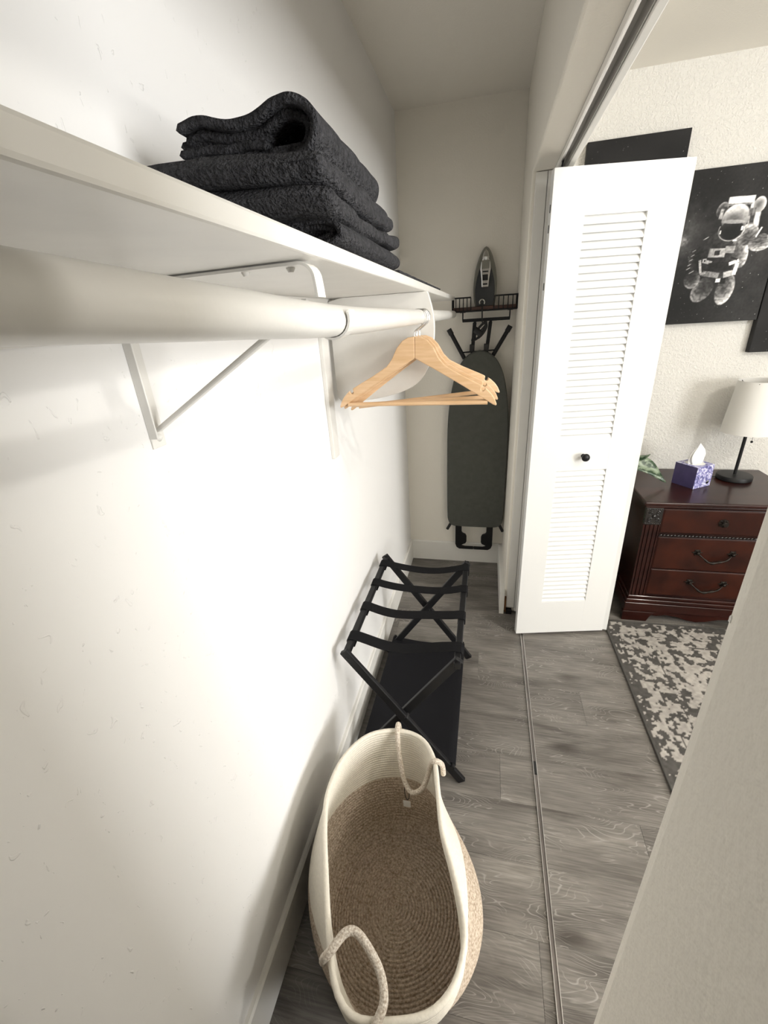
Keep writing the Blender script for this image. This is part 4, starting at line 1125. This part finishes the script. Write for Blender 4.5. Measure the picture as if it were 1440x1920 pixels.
def leaf(p0, p1, wd, droop, roll=0):
    """blade from p0 to p1 (local to the plant)"""
    p0, p1 = Vector(p0), Vector(p1); d = p1-p0; side = d.cross(Vector((0,0,1))).normalized(); upv = side.cross(d).normalized()
    side = (side*math.cos(roll)+upv*math.sin(roll)).normalized(); nrm = d.cross(side).normalized()*-1
    bm = bmesh.new(); n = 14; R = []
    for i in range(n+1):
        t_ = i/n; w = wd*(math.sin(PI*min(1, t_**.75*1.0))**.8)*(1-.15*t_) + .0008
        c = p0 + d*t_ + Vector((0,0,1))*droop*math.sin(PI*t_)
        R.append([bm.verts.new(c + side*w*s_ + nrm*(-.22*w*(1-abs(s_))) + nrm*.004*math.sin(9*t_+s_*3)) for s_ in (-1,-.5,0,.5,1)])
    for a, b_ in zip(R, R[1:]):
        for k in range(4): bm.faces.new((a[k], a[k+1], b_[k+1], b_[k]))
    o = obj('leaf', bm, M['leaf'], pp, world=False, smooth=True)
    md = o.modifiers.new('th', 'SOLIDIFY'); md.thickness = .0012
    return o
spec = [((.03,-.05,.74),(.155,-.10,.852),.034,.012,.9), ((.055,-.075,.80),(.250,-.105,.705),.042,.035,-.9), ((.03,-.05,.60),(.10,-.12,.50),.035,.02,0),
        ((.02,-.04,.50),(.085,-.13,.36),.035,.03,.2), ((.03,.02,.66),(.06,.12,.72),.035,.02,0), ((-.02,-.03,.70),(-.14,-.05,.78),.035,.03,0),
        ((-.03,0,.62),(-.17,.06,.60),.035,.03,0), ((0,-.04,.42),(-.10,-.13,.40),.035,.03,0), ((.02,.02,.55),(.07,.10,.45),.034,.03,0), ((.0,-.02,.82),(.02,-.10,.93),.03,.02,0), ((.02,-.05,.33),(.09,-.12,.24),.032,.02,0)]
for i, (p0, p1, w_, dr_, ro) in enumerate(spec):
    lf = leaf(p0, p1, w_, dr_, ro)
    bm = bmesh.new(); tube(bm, catmull([(.01*math.sin(i*2), .01*math.cos(i*2), .20), (p0[0]*.4, p0[1]*.4, .20+(p0[2]-.2)*.55), p0], 5), .0035, 7); obj('stem', bm, M['leaf'], pp, world=False, smooth=True)

# ------------------------------------------------------------------ rug
RW, RL = 1.55, 2.30
NXr, NYr = 311, 461
uu, vv = np.meshgrid(np.linspace(0, RW, NXr), np.linspace(0, RL, NYr))
ex = np.minimum(uu, RW-uu); ey = np.minimum(vv, RL-vv); ed = np.minimum(ex, ey)
def fn(c, s_): return vnoise(NXr, NYr, int(c*RW/1.55), int(c*RL/1.55), s_)
nA, nB, nC, nD = fn(34, 1), fn(84, 2), fn(150, 3), fn(9, 4)
pat = np.zeros_like(uu)                                   # 1 = light
cxr = np.abs(uu-RW/2); cyr = np.abs(vv-RL/2)
lat = np.sin(cxr*70)*np.sin(cyr*62) + .8*np.sin((cxr+cyr)*58+nA*3)*np.cos((cxr-cyr)*47) + (nA-.5)*2.2 + (nB-.5)*2.6 + (nC-.5)*2.0
field = (lat > -.25).astype(float)
rings_ = np.abs(np.sin(np.hypot((cxr % .26)-.13, (cyr % .30)-.15)*62)); field = np.where(np.hypot((cxr % .26)-.13, (cyr % .30)-.15) < .095, ((rings_ + (nB-.5)*1.3 + (nC-.5)*.9) > .45).astype(float), field)
pat = field
border = ((np.sin(np.where(ex < ey, vv, uu)*60)*np.sin(ed*70+1) + (nB-.5)*3.4 + (nC-.5)*2.2) > -.35).astype(float)
pat = np.where(ed < .17, border, pat)
pat = np.where((ed > .165) & (ed < .172+.003*nB), (nB > .62).astype(float), pat)
pat = np.where((ed > .105) & (ed < .112), (nB > .66).astype(float), pat)
outer = ((nB-.5)*2.2+(nC-.5)*2.4 > .62).astype(float)
pat = np.where(ed < .050, outer, pat)
pat = np.where(ed < .006, 0, pat)
pat = np.clip(pat, 0, 1)
dark = np.array([.085,.080,.074]); light = np.array([.37,.345,.315])
shade = (.75+.5*nC)[...,None]*(.9+.2*nD)[...,None]
colr = (dark*(1-pat[...,None]) + light*pat[...,None])*shade
verts = np.stack([uu, vv-RL, np.full_like(uu, .0095) + .0012*pat], -1).reshape(-1, 3)
faces = []
for j_ in range(NYr-1):
    base = j_*NXr
    faces += [(base+i, base+i+1, base+i+NXr+1, base+i+NXr) for i in range(NXr-1)]
rg = thing('area_rug', 'distressed grey and cream patterned rug on the bedroom floor', 'rug', (1.117, 2.040, 0.0008), math.radians(1.2))
M['rug'] = vcol_mat('rug_pile', .95, bump=.6, bscale=420, spec=.1)
o = obj('pile', (verts.tolist(), [], faces), M['rug'], rg, world=False); set_vcol(o, colr.reshape(-1, 3))
obj('backing', box(.001, RW-.001, -RL+.001, -.001, 0, .0088), M['canvas_edge'], rg, world=False)
M['binding'] = mat('rug_binding', (.065,.062,.056), .9, bump=.5, bscale=300)
for x0, x1, y0, y1 in ((-.006,.001,-RL-.006,.006),(RW-.001,RW+.006,-RL-.006,.006),(.001,RW-.001,-.001,.006),(.001,RW-.001,-RL-.006,-RL+.001)):
    obj('binding', box(x0, x1, y0, y1, 0, .0112), M['binding'], rg, world=False, bevel=.003)
